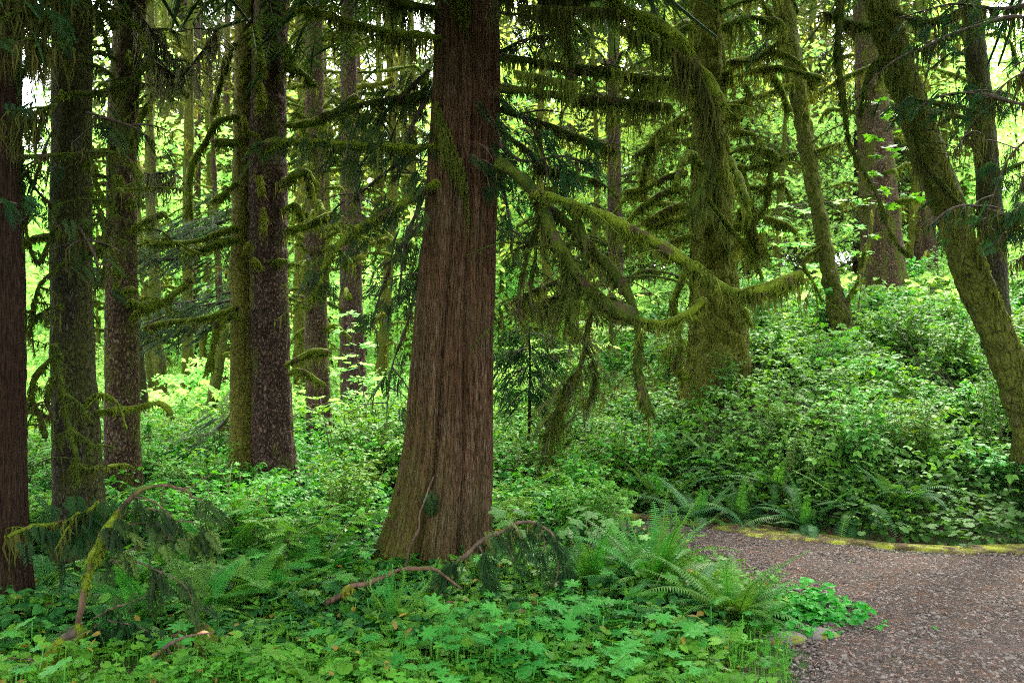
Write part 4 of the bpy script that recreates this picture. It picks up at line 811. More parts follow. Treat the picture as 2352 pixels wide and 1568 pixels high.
while n < 300:                                              # the bank
    x = U(.6, 16); y = U(10, 25); d = y-far_edge(x)
    if d < .75 or abs(x/y) > .62 or x < 1.2 and d > 6: continue
    if rng.random() > (1. if d < 8 else .45): continue
    if math.hypot(x-T8.root.location[0], y-T8.root.location[1]) < .9 and y < 15: pass
    if rng.random() > .35+.65*vnoise(x*.55, y*.55, 7.) and d > 1.5: n += 1; continue
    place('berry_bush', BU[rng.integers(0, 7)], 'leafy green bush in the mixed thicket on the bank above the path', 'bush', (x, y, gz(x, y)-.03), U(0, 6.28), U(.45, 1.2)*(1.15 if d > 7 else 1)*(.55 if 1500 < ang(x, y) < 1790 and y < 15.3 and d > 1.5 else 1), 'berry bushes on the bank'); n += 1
n = 0
while n < 230:                                              # between the trunks
    y = 8.6+14*rng.random()**1.1; x = U(-.60, .12)*y
    if y < 10.2 and (x > -1.2 or x < -5): continue
    if y < far_edge(x)+.15 and x > -1.3 and y > 9.6: continue
    if min(math.hypot(x-a, y-b) for a, b in trunks) < .5 or math.hypot(x-T7.root.location[0]+.1, y-9) < 1.05: continue
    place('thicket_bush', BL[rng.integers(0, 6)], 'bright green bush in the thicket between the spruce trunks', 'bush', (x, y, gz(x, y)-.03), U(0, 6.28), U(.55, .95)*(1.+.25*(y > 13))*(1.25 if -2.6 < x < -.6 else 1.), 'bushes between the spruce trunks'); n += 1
for i in range(16):
    x, y = U(-.15, .95), U(9.7, 11.4); place('thicket_bush', BL[rng.integers(0, 6)], 'green bush in the thicket just behind the great cedar, where the path disappears', 'bush', (x, y, gz(x, y)-.03), U(0, 6.28), U(.5, .9), 'bushes behind the great cedar')
for i in range(46):                                         # behind the cedar, this side of the bank
    y = U(12.2, 22); x = X_at(U(1150, 1560), y)
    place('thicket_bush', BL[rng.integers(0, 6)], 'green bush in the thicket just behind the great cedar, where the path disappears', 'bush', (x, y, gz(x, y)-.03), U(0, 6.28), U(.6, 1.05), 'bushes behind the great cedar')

# maple saplings with level leaves
def sapling(label, Y, stem, tiers, leaf=.14, mat='leaf_glow', n=9):
    q = np.array([P(u, v, Y) for u, v in stem]); q[0, 2] = gz(q[0, 0], q[0, 1])-.05; t = Tree(); t.root = thing('maple_sapling', label, 'sapling', q[0]); t.Y = Y
    mb = MB(); s = resample(q, .1); tube(mb, s, np.linspace(.016, .006, len(s)), 6, .1); lf = MB()
    for u, v, w in tiers:
        c = P(u, v, Y+U(-.3, .3)); k = s[np.argmin(np.linalg.norm(s-c, axis=1))]; b = resample(np.array([k, (k+c)/2+[0, 0, .03], c]), .05); tube(mb, b, np.linspace(.006, .003, len(b)), 4)
        wm = w/F*Y; m = n; yaw = U(0, 2*PI, m); lf.many(PAL5, basis(yaw, rng.normal(-.2, .2, m), rng.normal(0, .25, m), leaf*U(.7, 1.2, m)), c+np.stack([U(-wm, wm, m), U(-.15, .15, m), rng.normal(0, .02, m)], 1), U(0, 1, m))
    mb.build('trunk', M['twig'], t.root); lf.build('foliage', M[mat], t.root, False)
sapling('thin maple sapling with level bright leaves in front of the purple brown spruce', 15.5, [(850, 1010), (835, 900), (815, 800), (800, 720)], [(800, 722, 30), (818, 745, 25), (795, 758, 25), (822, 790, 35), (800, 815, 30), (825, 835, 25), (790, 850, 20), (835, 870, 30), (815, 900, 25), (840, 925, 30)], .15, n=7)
sapling('low maple sapling with level leaves before the slim brown spruce', 14.5, [(770, 1060), (750, 990), (738, 930)], [(735, 912, 35), (705, 935, 25), (745, 945, 40), (760, 965, 30), (775, 930, 20), (720, 965, 20)], .15, n=7)
sapling('tall maple sapling holding leaf tiers against the thick brown spruce', 17.5, [(1960, 800), (1985, 600), (2005, 420), (2010, 230)], [(2008, 232, 22), (2040, 262, 12), (2000, 318, 20), (2060, 335, 25), (2030, 360, 30), (2080, 300, 15), (2008, 395, 25), (2025, 430, 20), (1995, 470, 30), (2060, 470, 45), (2100, 445, 15), (2010, 540, 20)], .17, 'leaf', 7)
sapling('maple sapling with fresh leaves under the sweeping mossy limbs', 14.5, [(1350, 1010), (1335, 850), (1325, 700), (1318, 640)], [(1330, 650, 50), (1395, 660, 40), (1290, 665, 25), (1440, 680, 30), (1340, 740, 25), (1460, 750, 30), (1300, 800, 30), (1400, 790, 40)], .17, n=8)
sapling('maple sapling with a few leaves at the foot of the twin stemmed spruce', 11.6, [(600, 1190), (610, 1130)], [(600, 1125, 40), (640, 1110, 30), (660, 1095, 25), (570, 1150, 30)], .11, 'leaf', 7)
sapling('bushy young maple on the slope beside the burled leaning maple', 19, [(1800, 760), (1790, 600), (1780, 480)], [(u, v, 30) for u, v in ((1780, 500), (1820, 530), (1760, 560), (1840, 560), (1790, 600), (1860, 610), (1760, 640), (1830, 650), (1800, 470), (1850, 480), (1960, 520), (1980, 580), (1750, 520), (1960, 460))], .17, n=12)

# ferns -----------------------------------------------------------
def frond(seed, arch, kind='sword', n=30, wid=.13, curl=False):
    global rng
    rng = np.random.default_rng(seed); mb = MB(); k = 24; a = np.linspace(R(84), R(84)-arch, k); dl = 1/k
    if curl: a[-6:] += np.linspace(0, 1.5, 6); a = np.concatenate([a, a[-1]+np.linspace(.6, 7.5, 14)]); 
    ll = np.full(len(a), dl)
    if curl: ll[k:] = .014
    y = np.cumsum(np.cos(a)*ll); z = np.cumsum(np.sin(a)*ll); p = np.vstack([[0, 0, 0], np.stack([0*y, y, z], 1)]); p[:, 0] = .05*np.sin(np.linspace(0, 2, len(p)))*rng.normal(0, 1)
    tube(mb, p, np.linspace(.0075, .003, len(p)), 4, 0, c=1.)
    t, nn, bb = frames(p); nn = np.cross(t, np.cross([1., 0, 0], t)); nrm = np.cross(nn, t)
    f = np.linspace(.12, .99, n); i = np.minimum((f*(k)).astype(int), k-1); w = wid*np.clip(np.minimum((f-.02)*5, 1)*(1.05-f)**.55*1.2, .06, 1.1)
    for sg in (1, -1):
        dirv = nn[i]*sg*math.cos(.28)+t[i]*math.sin(.28)-nrm[i]*.0; dirv = dirv+np.array([0, 0, -.18]); dirv /= np.linalg.norm(dirv, axis=1, keepdims=True)
        xx = np.cross(dirv, nrm[i]); xx /= np.linalg.norm(xx, axis=1, keepdims=True); zz = np.cross(xx, dirv); Mx = np.stack([xx, dirv, zz], 2)*w[:, None, None]; g = (f*k-i)[:, None]; pos = p[i]*(1-g)+p[np.minimum(i+1, len(p)-1)]*g
        T = PIN if kind == 'lady' else (np.array([[-.085, 0, 0], [.11, 0, 0], [.095, .5, .02], [0, 1, -.1], [-.08, .5, .02]]), np.array([[0, 1, 2, 4]]), np.array([[4, 2, 3]]))
        mb.many(T, Mx, pos, np.clip(.5+rng.normal(0, .2, n), 0, 1))
    return mb
FR = {k: [frond(500+i+j*10, ar, kd, n, w, cu).mesh('frond', M[m], smooth=False) for i, ar in enumerate(ars)] for j, (k, kd, m, n, w, ars, cu) in enumerate([
    ('sword', 'sword', 'fern', 34, .115, (.35, .8, 1.5, 2.1), False), ('fresh', 'sword', 'fern_light', 36, .115, (.5, .85, 1.2, 1.6), False), ('curl', 'sword', 'fern_light', 32, .07, (.3, .5), True),
    ('blue', 'sword', 'fern_blue', 34, .12, (1.0, 1.6, 2.2), False), ('lady', 'lady', 'fern_light', 24, .2, (.7, 1.1, 1.6), False), ('ladydark', 'lady', 'leaf_dark', 24, .2, (.9, 1.3, 1.7), False)])}
rng = np.random.default_rng(41)
def fern(name, label, x, y, spec, z=None, group=None, yaw0=None):
    """spec: (kind, fronds, length, lean from, lean to)"""
    e = thing(name, label, 'fern', (x, y, gz(x, y) if z is None else z), group)
    for kind, n, L, l0, l1 in spec:
        for k in range(n):
            a = 2*PI*(k+U(-.35, .35))/n if yaw0 is None else U(*yaw0); f = link('frond', FR[kind][rng.integers(0, len(FR[kind]))], e); f.location = (rng.normal(0, .02), rng.normal(0, .02), -.01)
            f.rotation_euler = (-U(l0, l1), rng.normal(0, .12), a); f.scale = (L*U(.75, 1.12),)*3
    return e
def G(u, v, lift=0.):
    """the ground point seen at (u, v)"""
    y = 4.5
    while y < 60:
        if P(u, v, y)[2] <= gz((u-UC)/F*y, y)+lift: break
        y += .04
    return (u-UC)/F*y, y
x, y = G(1682, 1438); fern('sword_fern', 'big upright sword fern at the edge of the gravel, its brown crown showing', x, y, [('fresh', 20, .74, .05, .8), ('sword', 24, .72, .15, 1.1)])
mb = MB(); 
x, y = G(1500, 1372); fern('sword_fern', 'tall sword fern standing among big lobed leaves between the cedar foot and the path', x, y, [('fresh', 16, .82, .0, .55), ('sword', 18, .78, .2, 1.), ('curl', 6, .85, .05, .4)])
x, y = G(1365, 1372); fern('sword_fern', 'sword fern with stiff bright fronds next to the arching dead twig', x, y, [('fresh', 14, .82, .0, .5), ('sword', 18, .78, .2, .9)])
x, y = G(1590, 1395); fern('sword_fern', 'drooping dull green sword fern lying against the big upright fern', x, y, [('blue', 14, .65, .5, 1.1), ('sword', 6, .6, .3, .8)])
x, y = G(1240, 1355); fern('sword_fern', 'shaded fern under the arching dead twig at the cedar\'s foot', x, y, [('sword', 12, .55, .2, .9)])
x, y = G(905, 1448); fern('fiddlehead_fern', 'young fern with tightly curled brown tips before the bare fallen branch', x, y, [('curl', 11, .55, .02, .35), ('sword', 5, .35, .3, .8)])
for (u, v), L in zip(((545, 1415), (600, 1360), (470, 1420), (400, 1330), (520, 1310), (640, 1400), (700, 1330), (330, 1440), (280, 1380), (620, 1300), (440, 1310), (760, 1330)), (.62, .6, .55, .6, .55, .5, .5, .5, .5, .5, .5, .45)):
    x, y = G(u, v); fern('lady_fern', 'feathery lady fern in the shady bed between the mossy bough and the great cedar', x, y, [('lady', 9, L*1.1, .1, .8), ('ladydark', 5, L, .5, 1.1)], group='lady ferns in the shady bed')
for (u, v), L in zip(((60, 1480), (140, 1440), (30, 1420), (240, 1470), (110, 1370), (330, 1350), (250, 1400)), (.5,)*7):
    x, y = G(u, v); fern('lady_fern', 'dim feathery fern at the feet of the dark trunks', x, y, [('ladydark', 11, L, .3, 1.0)], group='dim ferns below the dark trunks')
for (u, v), lab in (((1530, 1120), 'bluish sword fern low on the bank where the path starts to bend'), ((1600, 1150), 'sword fern with arching fronds above the golden moss strip'), ((1700, 1150), 'wide bluish fern half way along the bank'), ((1560, 1010), 'dark fern in the hollow before the old spruce foot'),
                    ((1850, 1165), 'arching fern hanging out of the berry bushes over the dark ground leaves'), ((1970, 1130), 'dusky fern in the shade of the bank bushes'), ((2060, 1120), 'fern with long level fronds under the bank bushes'), ((1650, 1040), 'fern under the old spruce'), ((1780, 1080), 'fern among pale bushes on the bank slope'), ((1900, 1010), 'fern high on the bank under the burled maple'), ((2130, 1000), 'large fern in the middle of the bank thicket'), ((2230, 930), 'fern near the bent maple half way up the bank')):
    x, y = G(u, v, .25); fern('bank_fern', lab, x, y, [('blue', 16, .8, .3, 1.1), ('sword', 8, .75, .2, .8)])

# big lobed leaves on stalks
def bigleaf(label, x, y, leaves, size, z=None, mat='leaf'):
    z = gz(x, y); e = thing('thimbleberry', label, 'plant', (x, y, z)); st = MB(); lf = MB()
    for (du, dv, s) in leaves:
        q = np.array([x+du, y+U(-.12, .12), z+dv]); b = resample(np.array([[x+rng.normal(0, .03), y, z-.03], [x+du*.4, y, z+dv*.6], q]), .05); tube(st, b, np.linspace(.006, .003, len(b)), 5)
        lf.many(PALBIG, basis(np.array([U(-2.6, -.5)]), np.array([rng.normal(-.3, .12)]), np.array([rng.normal(0, .2)]), size*s), q[None], np.array([U(.3, 1)]))
    st.build('stems', M['stem'], e); lf.build('foliage', M[mat], e)
x, y = G(1350, 1330); bigleaf('thimbleberry with broad pale green leaves standing behind the ferns', x, y, [(-.02, .62, 1.1), (-.12, .5, 1.2), (.06, .55, 1.), (.14, .5, 1.), (.12, .4, .9), (-.2, .4, .8), (.02, .4, 1.)], .17, mat='leaf_dark')
x, y = G(1180, 1330); bigleaf('thimbleberry with broad leaves overlapping the cedar trunk\'s foot', x, y, [(-.12, .6, .85), (.02, .6, .8), (-.03, .5, 1), (.06, .44, .9), (-.1, .4, .7), (-.22, .2, 1), (-.14, .14, .8), (.16, .42, .7), (.12, .3, .7)], .2, mat='leaf_dark')
x, y = G(1490, 1415); bigleaf('low broad leaved plant before the stiff ferns', x, y, [(.05, .2, 1), (-.12, .18, .9), (.2, .16, .9), (.1, .3, .8)], .2, mat='clover')
x, y = G(790, 1390); bigleaf('single broad leaved plant in the shade at the side of the cedar', x, y, [(.02, .28, 1), (-.1, .2, .8), (.1, .24, .7)], .17)
x, y = G(1430, 1300); bigleaf('leggy plant with toothed leaves at the inner edge of the path', x, y, [(0, .5, .7), (.1, .42, .7), (-.1, .36, .8), (.16, .3, .7)], .17)

# ground cover ------------------------------------------------------
def cover(name, label, T, mat, n, region, dens, size, h, tilt=.28, smooth=False, stalk=False, lean=0):
    mb = MB(); k = 0; x = U(region[0], region[1], n); y = U(region[2], region[3], n); d = dens(x, y); m = (rng.random(n) < d) & (np.abs(x)/y < .62); x, y = x[m], y[m]; k = len(x)
    hh = U(h[0], h[1], k)*(.6+.8*vnoise(x*2.3, y*2.3, 4.)); z = gz(x, y)+hh; c = np.clip(.35+.55*(vnoise(x*1.7, y*1.7, 9)-.3)+rng.normal(0, .22, k), 0, 1)
    yaw = U(0, 2*PI, k)
    if lean: yaw = np.where(rng.random(k) < lean, rng.normal(-PI/2, .8, k), yaw)
    mb.many(T, basis(yaw, rng.normal(-.12, tilt, k), rng.normal(0, tilt, k), size*U(.38, 1.35, k)), np.stack([x, y, z], 1), c)
    if stalk:
        b = np.stack([x+rng.normal(0, .02, k), y+rng.normal(0, .02, k), z-hh-.02], 1); t = np.stack([x, y, z], 1); w = np.array([.003, 0, 0]); v = np.stack([b-w, b+w, t+w, t-w], 1).reshape(-1, 3)
        mb.add(v, np.arange(4*k).reshape(-1, 4), None, .6)
    o = mb.build(name, M[mat], None, smooth); return tag(o, label, 'ground cover', kind='stuff')
left = lambda x, y: sstep(-.08, .14, near_x(y)-x)
patch = lambda x, y, s, k, a, b: sstep(a, b, fbm(x*s+k, y*s, k, 3))
def uv(x, y, z=0.): return UC+x/y*F, VC+(CZ-z)/y*F
cover('clover_cover', 'bright small round ground leaves along the bottom of the bed', CLOV, 'clover', 15000, (-3.4, 2.2, 4.6, 7.4), lambda x, y: left(x, y)*(.25+.75*patch(x, y, 1.1, 2, .3, .5))*sstep(7.4, 6.6, y+x*.3)*(.35+.65*sstep(-2.6, -1.2, x)), .085, (.03, .14), stalk=True)
cover('scalloped_cover', 'scalloped round ground leaves mixed through the bed', RND, 'clover', 10000, (-3.6, 2.2, 4.6, 8.6), lambda x, y: left(x, y)*(.2+.8*patch(x, y, 1.3, 6, .35, .5)), .085, (.04, .18), stalk=True)
def lob(x, y):
    u, v = uv(x, y, .2); return left(x, y)*np.clip(np.exp(-((u-1270)/250)**2-((v-1455)/62)**2)*1.3+.04, 0, 1)
cover('lobed_cover', 'blue green deeply lobed leaves massed before the cedar and ferns', PAL7, 'cover_blue', 4200, (-3.2, 2.0, 5.0, 8.6), lob, .17, (.06, .24), .22, lean=.5, stalk=True)
cover('feathery_cover', 'finely cut feathery leaves scattered in the bed', PIN, 'clover', 7000, (-4.2, 1.8, 5.2, 9.5), lambda x, y: left(x, y)*(.05+.75*patch(x, y, 1.2, 12, .42, .55)), .13, (.06, .2), .3)
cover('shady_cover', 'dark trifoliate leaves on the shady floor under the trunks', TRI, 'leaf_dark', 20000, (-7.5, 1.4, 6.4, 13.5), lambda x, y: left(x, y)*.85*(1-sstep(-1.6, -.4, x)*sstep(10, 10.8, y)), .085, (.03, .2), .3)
cover('thicket_cover', 'fresh green leaves filling the floor of the thicket', TRI, 'leaf', 52000, (-14, 3., 9.4, 26), lambda x, y: np.where((y > far_edge(x)+.4) | ((x < .8) & (y > 9.5)), 1, np.where(x < -1.3, .6, 0))*sstep(3.2, .8, x), .08, (.05, .5), .3)
d_ = lambda x, y: y-far_edge(x)
cover('bank_foot_cover', 'dark glossy overlapping leaves along the foot of the bank', RND, 'leaf_dark', 26000, (.9, 9, 9.3, 16), lambda x, y: sstep(-.02, .22, d_(x, y)-.1+.12*fbm(x*3, y*3, 2))*sstep(2.6, 1.3, d_(x, y)), .095, (.03, .26), .3, lean=.65)
cover('bank_foot_leaves', 'mid green leaves between the berry bushes and the golden moss strip', TRI, 'leaf', 30000, (.9, 9, 9.4, 15), lambda x, y: sstep(.15, .5, d_(x, y))*sstep(2.8, 1.0, d_(x, y))*sstep(5.2, 2.8, x), .065, (.06, .3), .3, lean=.5)
cover('bank_cover', 'pale leaves filling the gaps between the berry bushes', TRI, 'leaf_bank', 80000, (1.0, 16, 10, 27), lambda x, y: sstep(.7, 1.6, d_(x, y))*.9*sstep(.7, 1.8, x), .09, (.05, .5), .34, lean=.3)
cover('path_weeds', 'small weeds creeping out over the gravel beside the sword fern', TRI, 'clover', 3000, (1.5, 3.0, 6.2, 8.3), lambda x, y: np.exp(-((x-2.12)/.32)**2-((y-7.25)/.35)**2), .085, (.02, .13), .3)
cover('gravel_weeds', 'scattered tiny green sprouts in the gravel', CLOV, 'clover', 1200, (1.6, 5.5, 5.2, 9), lambda x, y: .09*patch(x, y, 1.2, 3, .5, .6), .04, (.0, .02))
M['dead'] = leafmat('dead leaves', (.06, .03, .01), (.2, .13, .025), .3, .6, .1)
cover('dead_leaves', 'yellowed and brown leaves caught in the green bed', OV, 'dead', 1500, (-4, 2.2, 4.8, 11), lambda x, y: left(x, y)*.6, .06, (.05, .2), .5)
cover('far_cover', 'sunny undergrowth covering the floor of the clearing', TRI, 'leaf_glow', 50000, (-34, 36, 20, 66), lambda x, y: 1+0*x, .24, (.1, .9), .35)
mb = MB()
for k in range(420):
    y = U(10, 20); x = U(-.5, .55)*y
    if d_(x, y) < .5: continue
    a = U(0, 6.28); l = U(.4, 1.3); h = U(.3, 1.)*l; z = float(gz(x, y)); e = np.array([x+math.cos(a)*l*.5, y+math.sin(a)*l*.5, z+h]); b_ = np.array([x, y, z]); s_ = resample(np.array([b_, (b_+e)/2+np.array([0, 0, .12*l]), e]), .12); tube(mb, s_, np.linspace(.006, .0025, len(s_)), 4, .2, 20)
tag(mb.build('dead_canes', M['twig']), 'thin dead brown canes poking out of the thickets', 'dead stems', kind='stuff')
# litter on the gravel: loose stones, needles and sticks
def stones(n, x0, x1, y0, y1, s0, s1, dens):
    mb = MB(); t = (1+5**.5)/2; V = np.array([[-1, t, 0], [1, t, 0], [-1, -t, 0], [1, -t, 0], [0, -1, t], [0, 1, t], [0, -1, -t], [0, 1, -t], [t, 0, -1], [t, 0, 1], [-t, 0, -1], [-t, 0, 1]])/1.9
    Fc = np.array([[0, 11, 5], [0, 5, 1], [0, 1, 7], [0, 7, 10], [0, 10, 11], [1, 5, 9], [5, 11, 4], [11, 10, 2], [10, 7, 6], [7, 1, 8], [3, 9, 4], [3, 4, 2], [3, 2, 6], [3, 6, 8], [3, 8, 9], [4, 9, 5], [2, 4, 11], [6, 2, 10], [8, 6, 7], [9, 8, 1]])
    x = U(x0, x1, n); y = U(y0, y1, n); m = rng.random(n) < dens(x, y); x, y = x[m], y[m]; k = len(x)
    for j in range(4):
        mm = np.arange(k) % 4 == j; kk = mm.sum(); v = V*(1+rng.normal(0, .16, (12, 1))); s = s0+(s1-s0)*rng.random(kk)**4
        Mx = basis(U(0, 6.28, kk), rng.normal(0, .2, kk), rng.normal(0, .2, kk), s)*np.array([1, .75, .5])[None, None, :]; mb.many((v, E4, Fc), Mx, np.stack([x[mm], y[mm], gz(x[mm], y[mm])+.014+s*.12], 1), np.clip(rng.normal(.42, .28, kk), 0, 1))
    return mb
onpath = lambda x, y: ((x > near_x(y)+.02) & (y < far_edge(x)-.1)).astype(float)
tag(stones(90000, 1.2, 6.5, 5.0, 11, .005, .022, lambda x, y: onpath(x, y)*.85).build('loose_gravel', M['stone'], None, False), 'loose stones strewn over the gravel path', 'gravel', kind='stuff')
mb = MB(); n = 4200; x = U(1., 6.5, n); y = U(5, 10.8, n); m = ((onpath(x, y) > 0) | (np.abs(x-near_x(y)) < .45)) & (rng.random(n) < .3+.7*(x < near_x(y)+.8)); x, y = x[m], y[m]; k = len(x)
mb.many((np.array([[-.05, 0, 0], [.05, 0, 0], [.04, 1, .03], [-.04, 1, .03]]), np.array([[0, 1, 2, 3]]), E3), basis(U(0, 6.28, k), rng.normal(.03, .05, k), 0*x, U(.02, .09, k)), np.stack([x, y, gz(x, y)+.03], 1), U(0, 1, k))
tag(mb.build('needle_litter', M['stick_plain'], None, False), 'dry needles and bits of bark lying on the gravel', 'litter', kind='stuff')
def rock(label, x, y, s, flat, mat='rock'):
    e = thing('rock', label, 'rock', (x, y, gz(x, y))); mb = MB(); T, H = np.meshgrid(np.linspace(0, 2*PI, 28, endpoint=False), np.linspace(-1.2, PI/2, 14)); v = np.stack([np.cos(T)*np.cos(H), np.sin(T)*np.cos(H)*.7, np.sin(H)*flat], -1)
    v = v*(1+.45*(fbm(v[..., 0]*1.6+x*9, v[..., 1]*1.6, v[..., 2]*3+y, 3)-.44))[..., None]*s; i = np.arange(13)[:, None]*28; j = np.arange(28)[None]; mb.add((v+np.array([x, y, gz(x, y)])).reshape(-1, 3), np.stack([i+j, i+(j+1) % 28, i+28+(j+1) % 28, i+28+j], -1).reshape(-1, 4)); mb.build('stone', M[mat], e)
for (u, v), s, f, lab in (((1812, 1474), .12, .55, 'low mossy rock at the edge of the gravel below the weeds'), ((1880, 1466), .13, .45, 'flat mossy rock beside the weeds on the gravel'), ((1770, 1478), .09, .6, 'small mossy rock under the sword fern')): x, y = G(u, v); rock(lab, x, y, s, f)
for (u, v), s, lab in (((2318, 1518), .055, 'grey stone lying in the path near the picture edge'), ((2225, 1478), .04, 'pale flat stone bedded in the path'), ((2170, 1415), .03, 'small dark stone in the middle of the path'), ((2010, 1548), .035, 'reddish stone low in the path'), ((2325, 1300), .04, 'angular stone on the far side of the path')): x, y = G(u, v); rock(lab, x, y, s, .35, 'stone')

# fallen branches ----------------------------------------------------
class Obj: pass
def fallen(label, pts, Y, r, mat, name='fallen_branch', rough=.12, cat='branch'):
    q = np.array([P(*(a if len(a) > 2 else (*a, Y))) for a in pts]); o = Obj(); b = q[np.argmin(q[:, 2])]; o.root = thing(name, label, cat, b); o.Y = Y; p = resample(q, .04); g_ = np.arange(len(p))*.27; p[1:-1] += (np.stack([fbm(g_, k_*5.+q[0, 0], 2., 3) for k_ in (1, 2, 3)], 1)[1:-1]-.43)*.09; o.p = p
    rr = (.72+.62*vnoise(g_*2.3, q[0, 0], 4.))*np.interp(np.linspace(0, 1, len(p)), np.linspace(0, 1, len(r)), r)/F*Y; o.r = rr; mb = MB(); tube(mb, p, rr, 10, rough, 14); mb.build('stem', M[mat], o.root); return o
def moss_on(o, a, b, extra, mat='moss_gold', hang=.06):
    i0, i1 = int(a*len(o.p)), max(int(b*len(o.p)), int(a*len(o.p))+3); p = o.p[i0:i1]; f = np.linspace(0, 1, len(p)); r = o.r[i0:i1]+extra*np.sin(PI*f)**.4*(.5+.8*fbm(f*9, a*50, 1.)); mb = MB(); tube(mb, p+np.array([0, -.003, 0]), r, 10, .5, 30); fringe(mb, p, r, 26, hang); mb.build('moss', M[mat], o.root)
def band(o, a, b, mat='bare_white'):
    i0, i1 = int(a*len(o.p)), max(int(b*len(o.p)), int(a*len(o.p))+3); p = o.p[i0:i1]; f = np.linspace(0, 1, len(p)); mb = MB(); tube(mb, p, o.r[i0:i1]*(1+.06*np.sin(PI*f)), 10, .06, 20, cap=False); mb.build('bare_patch', M[mat], o.root)
def twigs_on(o, lists, r0=3., mat='twig', name='twig'):
    out = []
    for pts in lists:
        q = np.array([P(*(a if len(a) > 2 else (*a, o.Y))) for a in pts]); p = resample(q, .04); mb = MB(); tube(mb, p, np.linspace(r0, r0*.4, len(p))/F*o.Y, 6, .15, 25); mb.build(name, M[mat], o.root); out.append(p)
    return out
B = fallen('mossy broken bough arching up with white peeled patches and dangling cedar twigs', [(172, 1600), (176, 1480), (188, 1400), (196, 1330), (212, 1275), (240, 1220), (270, 1180), (305, 1140), (338, 1121), (400, 1121), (440, 1142)], 6.4, [12, 11, 9, 7, 6, 6, 7, 6, 4, 3, 2.5], 'stick_red')
moss_on(B, .0, .12, .02, 'moss'); moss_on(B, .14, .31, .02, 'moss'); moss_on(B, .5, .73, .016, 'moss'); moss_on(B, .38, .47, .006, 'moss', .03)
tw = twigs_on(B, [[(245, 1215), (290, 1178), (350, 1168), (400, 1190)], [(238, 1240), (280, 1210), (335, 1200), (372, 1220), (395, 1240)], [(250, 1290), (300, 1262), (360, 1240), (470, 1238)], [(250, 1295), (300, 1285), (350, 1305), (420, 1340), (452, 1400)], [(215, 1420), (260, 1395), (330, 1370), (380, 1300)], [(330, 1215), (420, 1195), (470, 1215), (480, 1260)], [(440, 1142), (462, 1150), (470, 1190)], [(300, 1140), (350, 1150), (400, 1190)], [(400, 1121), (440, 1118), (490, 1085)], [(210, 1450), (240, 1425), (320, 1440), (370, 1470)], [(190, 1430), (140, 1450), (118, 1470)]], 2.6)
foliage(B, tw[:8], 120, .17, mat='needle', down=1.25, jit=.03, spreadw=.35); foliage(B, [tw[2], tw[5]], 34, .15, mat='needle_bright', down=1.2, jit=.03); foliage(B, [tw[9]], 40, .17, mat='needle', down=1.3, jit=.02)
B2 = fallen('bare reddish fallen branch with pale lichen spots, arched before the foot of the great cedar', [(690, 1452), (712, 1422), (745, 1390), (800, 1355), (860, 1330), (930, 1308), (985, 1306), (1020, 1322), (1060, 1352)], 7.3, [7, 7, 6.5, 6, 5, 4.5, 4, 3.5, 2.5], 'stick_red'); moss_on(B2, .06, .14, .012); moss_on(B2, .3, .36, .01)
B3 = fallen('broken log stub with an orange cut face among dark ferns', [(395, 1464), (440, 1457), (480, 1460), (530, 1468), (575, 1480), (615, 1492)], 6.5, [7, 10, 12, 9, 6, 4], 'stick_red', 'broken_log'); moss_on(B3, .15, .6, .022, 'moss')
i_ = resample(np.array([P(468, 1462, 6.42), P(464, 1463, 6.33)]), .02); mb = MB(); tube(mb, i_, np.full(len(i_), .038), 14, .2, 30); mb.build('broken_face', M['cut_wood'], B3.root)
twigs_on(B3, [[(560, 1478), (575, 1500), (572, 1530)], [(405, 1464), (395, 1500), (390, 1540)], [(500, 1466), (505, 1500), (520, 1520)]], 3)
B4 = fallen('thin dead cedar twig arching over the ferns with brown and green sprays hanging from it', [(1062, 1285), (1095, 1252), (1140, 1224), (1185, 1206), (1235, 1201), (1268, 1222), (1282, 1255), (1278, 1300), (1270, 1345)], 7.4, [4.5, 4, 4, 3.5, 3, 3, 2.5, 2, 2], 'twig')
t4 = twigs_on(B4, [[(1080, 1262), (1050, 1290), (1020, 1330), (1010, 1400)], [(1140, 1222), (1165, 1250), (1180, 1290)], [(1235, 1201), (1250, 1240), (1245, 1300)], [(1100, 1250), (1115, 1290), (1120, 1340)], [(1180, 1206), (1200, 1240), (1205, 1290)], [(1270, 1225), (1290, 1270), (1300, 1330)]], 2.5)
foliage(B4, [t4[0], t4[3]], 60, .2, mat='needle', down=1.4, jit=.02, spreadw=.3, tmin=.2); foliage(B4, [t4[1], t4[2], t4[4], t4[5], B4.p[-14:]], 76, .17, mat='needle', down=1.4, jit=.02, spreadw=.3); foliage(B4, [B4.p[6:16], t4[0]], 46, .14, mat='needle_bright', down=1.2, jit=.02)
B5 = fallen('broken mossy root snag sticking up in the dark corner of the bed', [(20, 1640), (70, 1590), (110, 1530), (138, 1480), (170, 1452)], 6.0, [22, 20, 17, 13, 8], 'twig_dark', 'root_snag'); moss_on(B5, .1, .95, .02, 'moss'); twigs_on(B5, [[(75, 1585), (72, 1545), (70, 1508)]], 12, 'stick_red', 'broken_stub'); twigs_on(B5, [[(100, 1530), (60, 1515), (-20, 1508)], [(120, 1500), (160, 1470), (200, 1450)], [(150, 1560), (250, 1555), (320, 1566)]], 4, 'stick_red')
B6 = fallen('tangle of thin dead twigs with rusty needles at the bottom of the bed', [(340, 1530), (380, 1490), (430, 1462), (490, 1452)], 6.0, [4, 4, 3, 2], 'twig', 'dead_twigs'); t6 = twigs_on(B6, [[(380, 1490), (420, 1520), (440, 1560)], [(430, 1560), (455, 1510), (470, 1470)], [(330, 1560), (420, 1545), (520, 1560)], [(400, 1480), (460, 1500), (510, 1540)]], 3); foliage(B6, t6, 90, .11, mat='hang', down=.9, jit=.04)
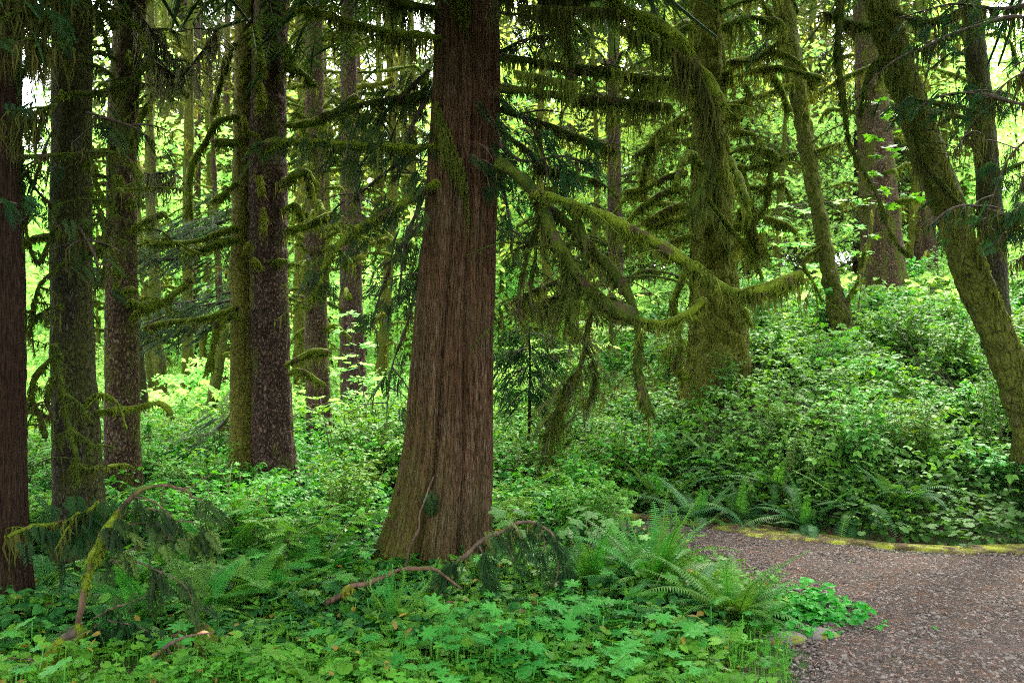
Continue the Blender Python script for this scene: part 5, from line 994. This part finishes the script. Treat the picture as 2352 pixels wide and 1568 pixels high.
B7 = fallen('slim pale stick leaning against the foot of the great cedar', [(930, 1300), (950, 1235), (975, 1165), (995, 1095)], 8.35, [2.5, 2.2, 2, 1.5], 'twig', 'leaning_stick')
B8 = fallen('short white barked sticks half buried among the lobed leaves', [(960, 1410), (985, 1398), (1010, 1392), (1050, 1385)], 7.1, [5, 5, 6, 5], 'stick_red')
B9 = fallen('thin white root trailing over the soil beside the gravel', [(1660, 1530), (1700, 1548), (1740, 1560), (1790, 1562)], 5.95, [2, 2.5, 2, 1.5], 'bare_white', 'white_root')

# ================================================================== light, sky, camera
w = bpy.data.worlds.new('World'); SC.world = w; w.use_nodes = True; nt = w.node_tree; nt.nodes.clear()
SUN_E, SUN_A = R(52), R(18)
sky = nt.nodes.new('ShaderNodeTexSky'); sky.sky_type = 'NISHITA'; sky.sun_disc = False; sky.sun_elevation = SUN_E; sky.sun_rotation = SUN_A; sky.air_density = 1.; sky.dust_density = 2.5; sky.ozone_density = 1.
bg = nt.nodes.new('ShaderNodeBackground'); bg.inputs[1].default_value = .085; wo = nt.nodes.new('ShaderNodeOutputWorld'); hs = nt.nodes.new('ShaderNodeHueSaturation'); hs.inputs['Saturation'].default_value = .12; nt.links.new(sky.outputs[0], hs.inputs['Color']); nt.links.new(hs.outputs[0], bg.inputs[0]); nt.links.new(bg.outputs[0], wo.inputs[0])
sl = bpy.data.lights.new('sun', 'SUN'); sl.energy = 1.5; sl.angle = R(14); sl.color = (1, .92, .76); so = bpy.data.objects.new('sun', sl); COL.objects.link(so)
so.rotation_euler = Vector((math.sin(SUN_A)*math.cos(SUN_E), math.cos(SUN_A)*math.cos(SUN_E), math.sin(SUN_E))).to_track_quat('Z', 'Y').to_euler()
cd = bpy.data.cameras.new('camera'); cam = bpy.data.objects.new('camera', cd); COL.objects.link(cam); SC.camera = cam
cam.location = (0, 0, CZ); cam.rotation_euler = (R(90), 0, 0); cd.lens = 35; cd.sensor_width = 36; cd.clip_end = 1000; cd.clip_start = .05
cd.dof.use_dof = True; cd.dof.focus_distance = 8.8; cd.dof.aperture_fstop = 2.8
DENOISE = False
SC.view_settings.view_transform = 'Standard'; SC.view_settings.look = 'None'; SC.view_settings.exposure = 4.45; SC.view_settings.gamma = 1
c = SC.cycles; c.max_bounces = 7; c.diffuse_bounces = 5; c.glossy_bounces = 2; c.transmission_bounces = 4; c.transparent_max_bounces = 4; c.use_denoising = DENOISE; c.filter_width = 1.05; c.caustics_reflective = False; c.caustics_refractive = False; c.sample_clamp_indirect = 4
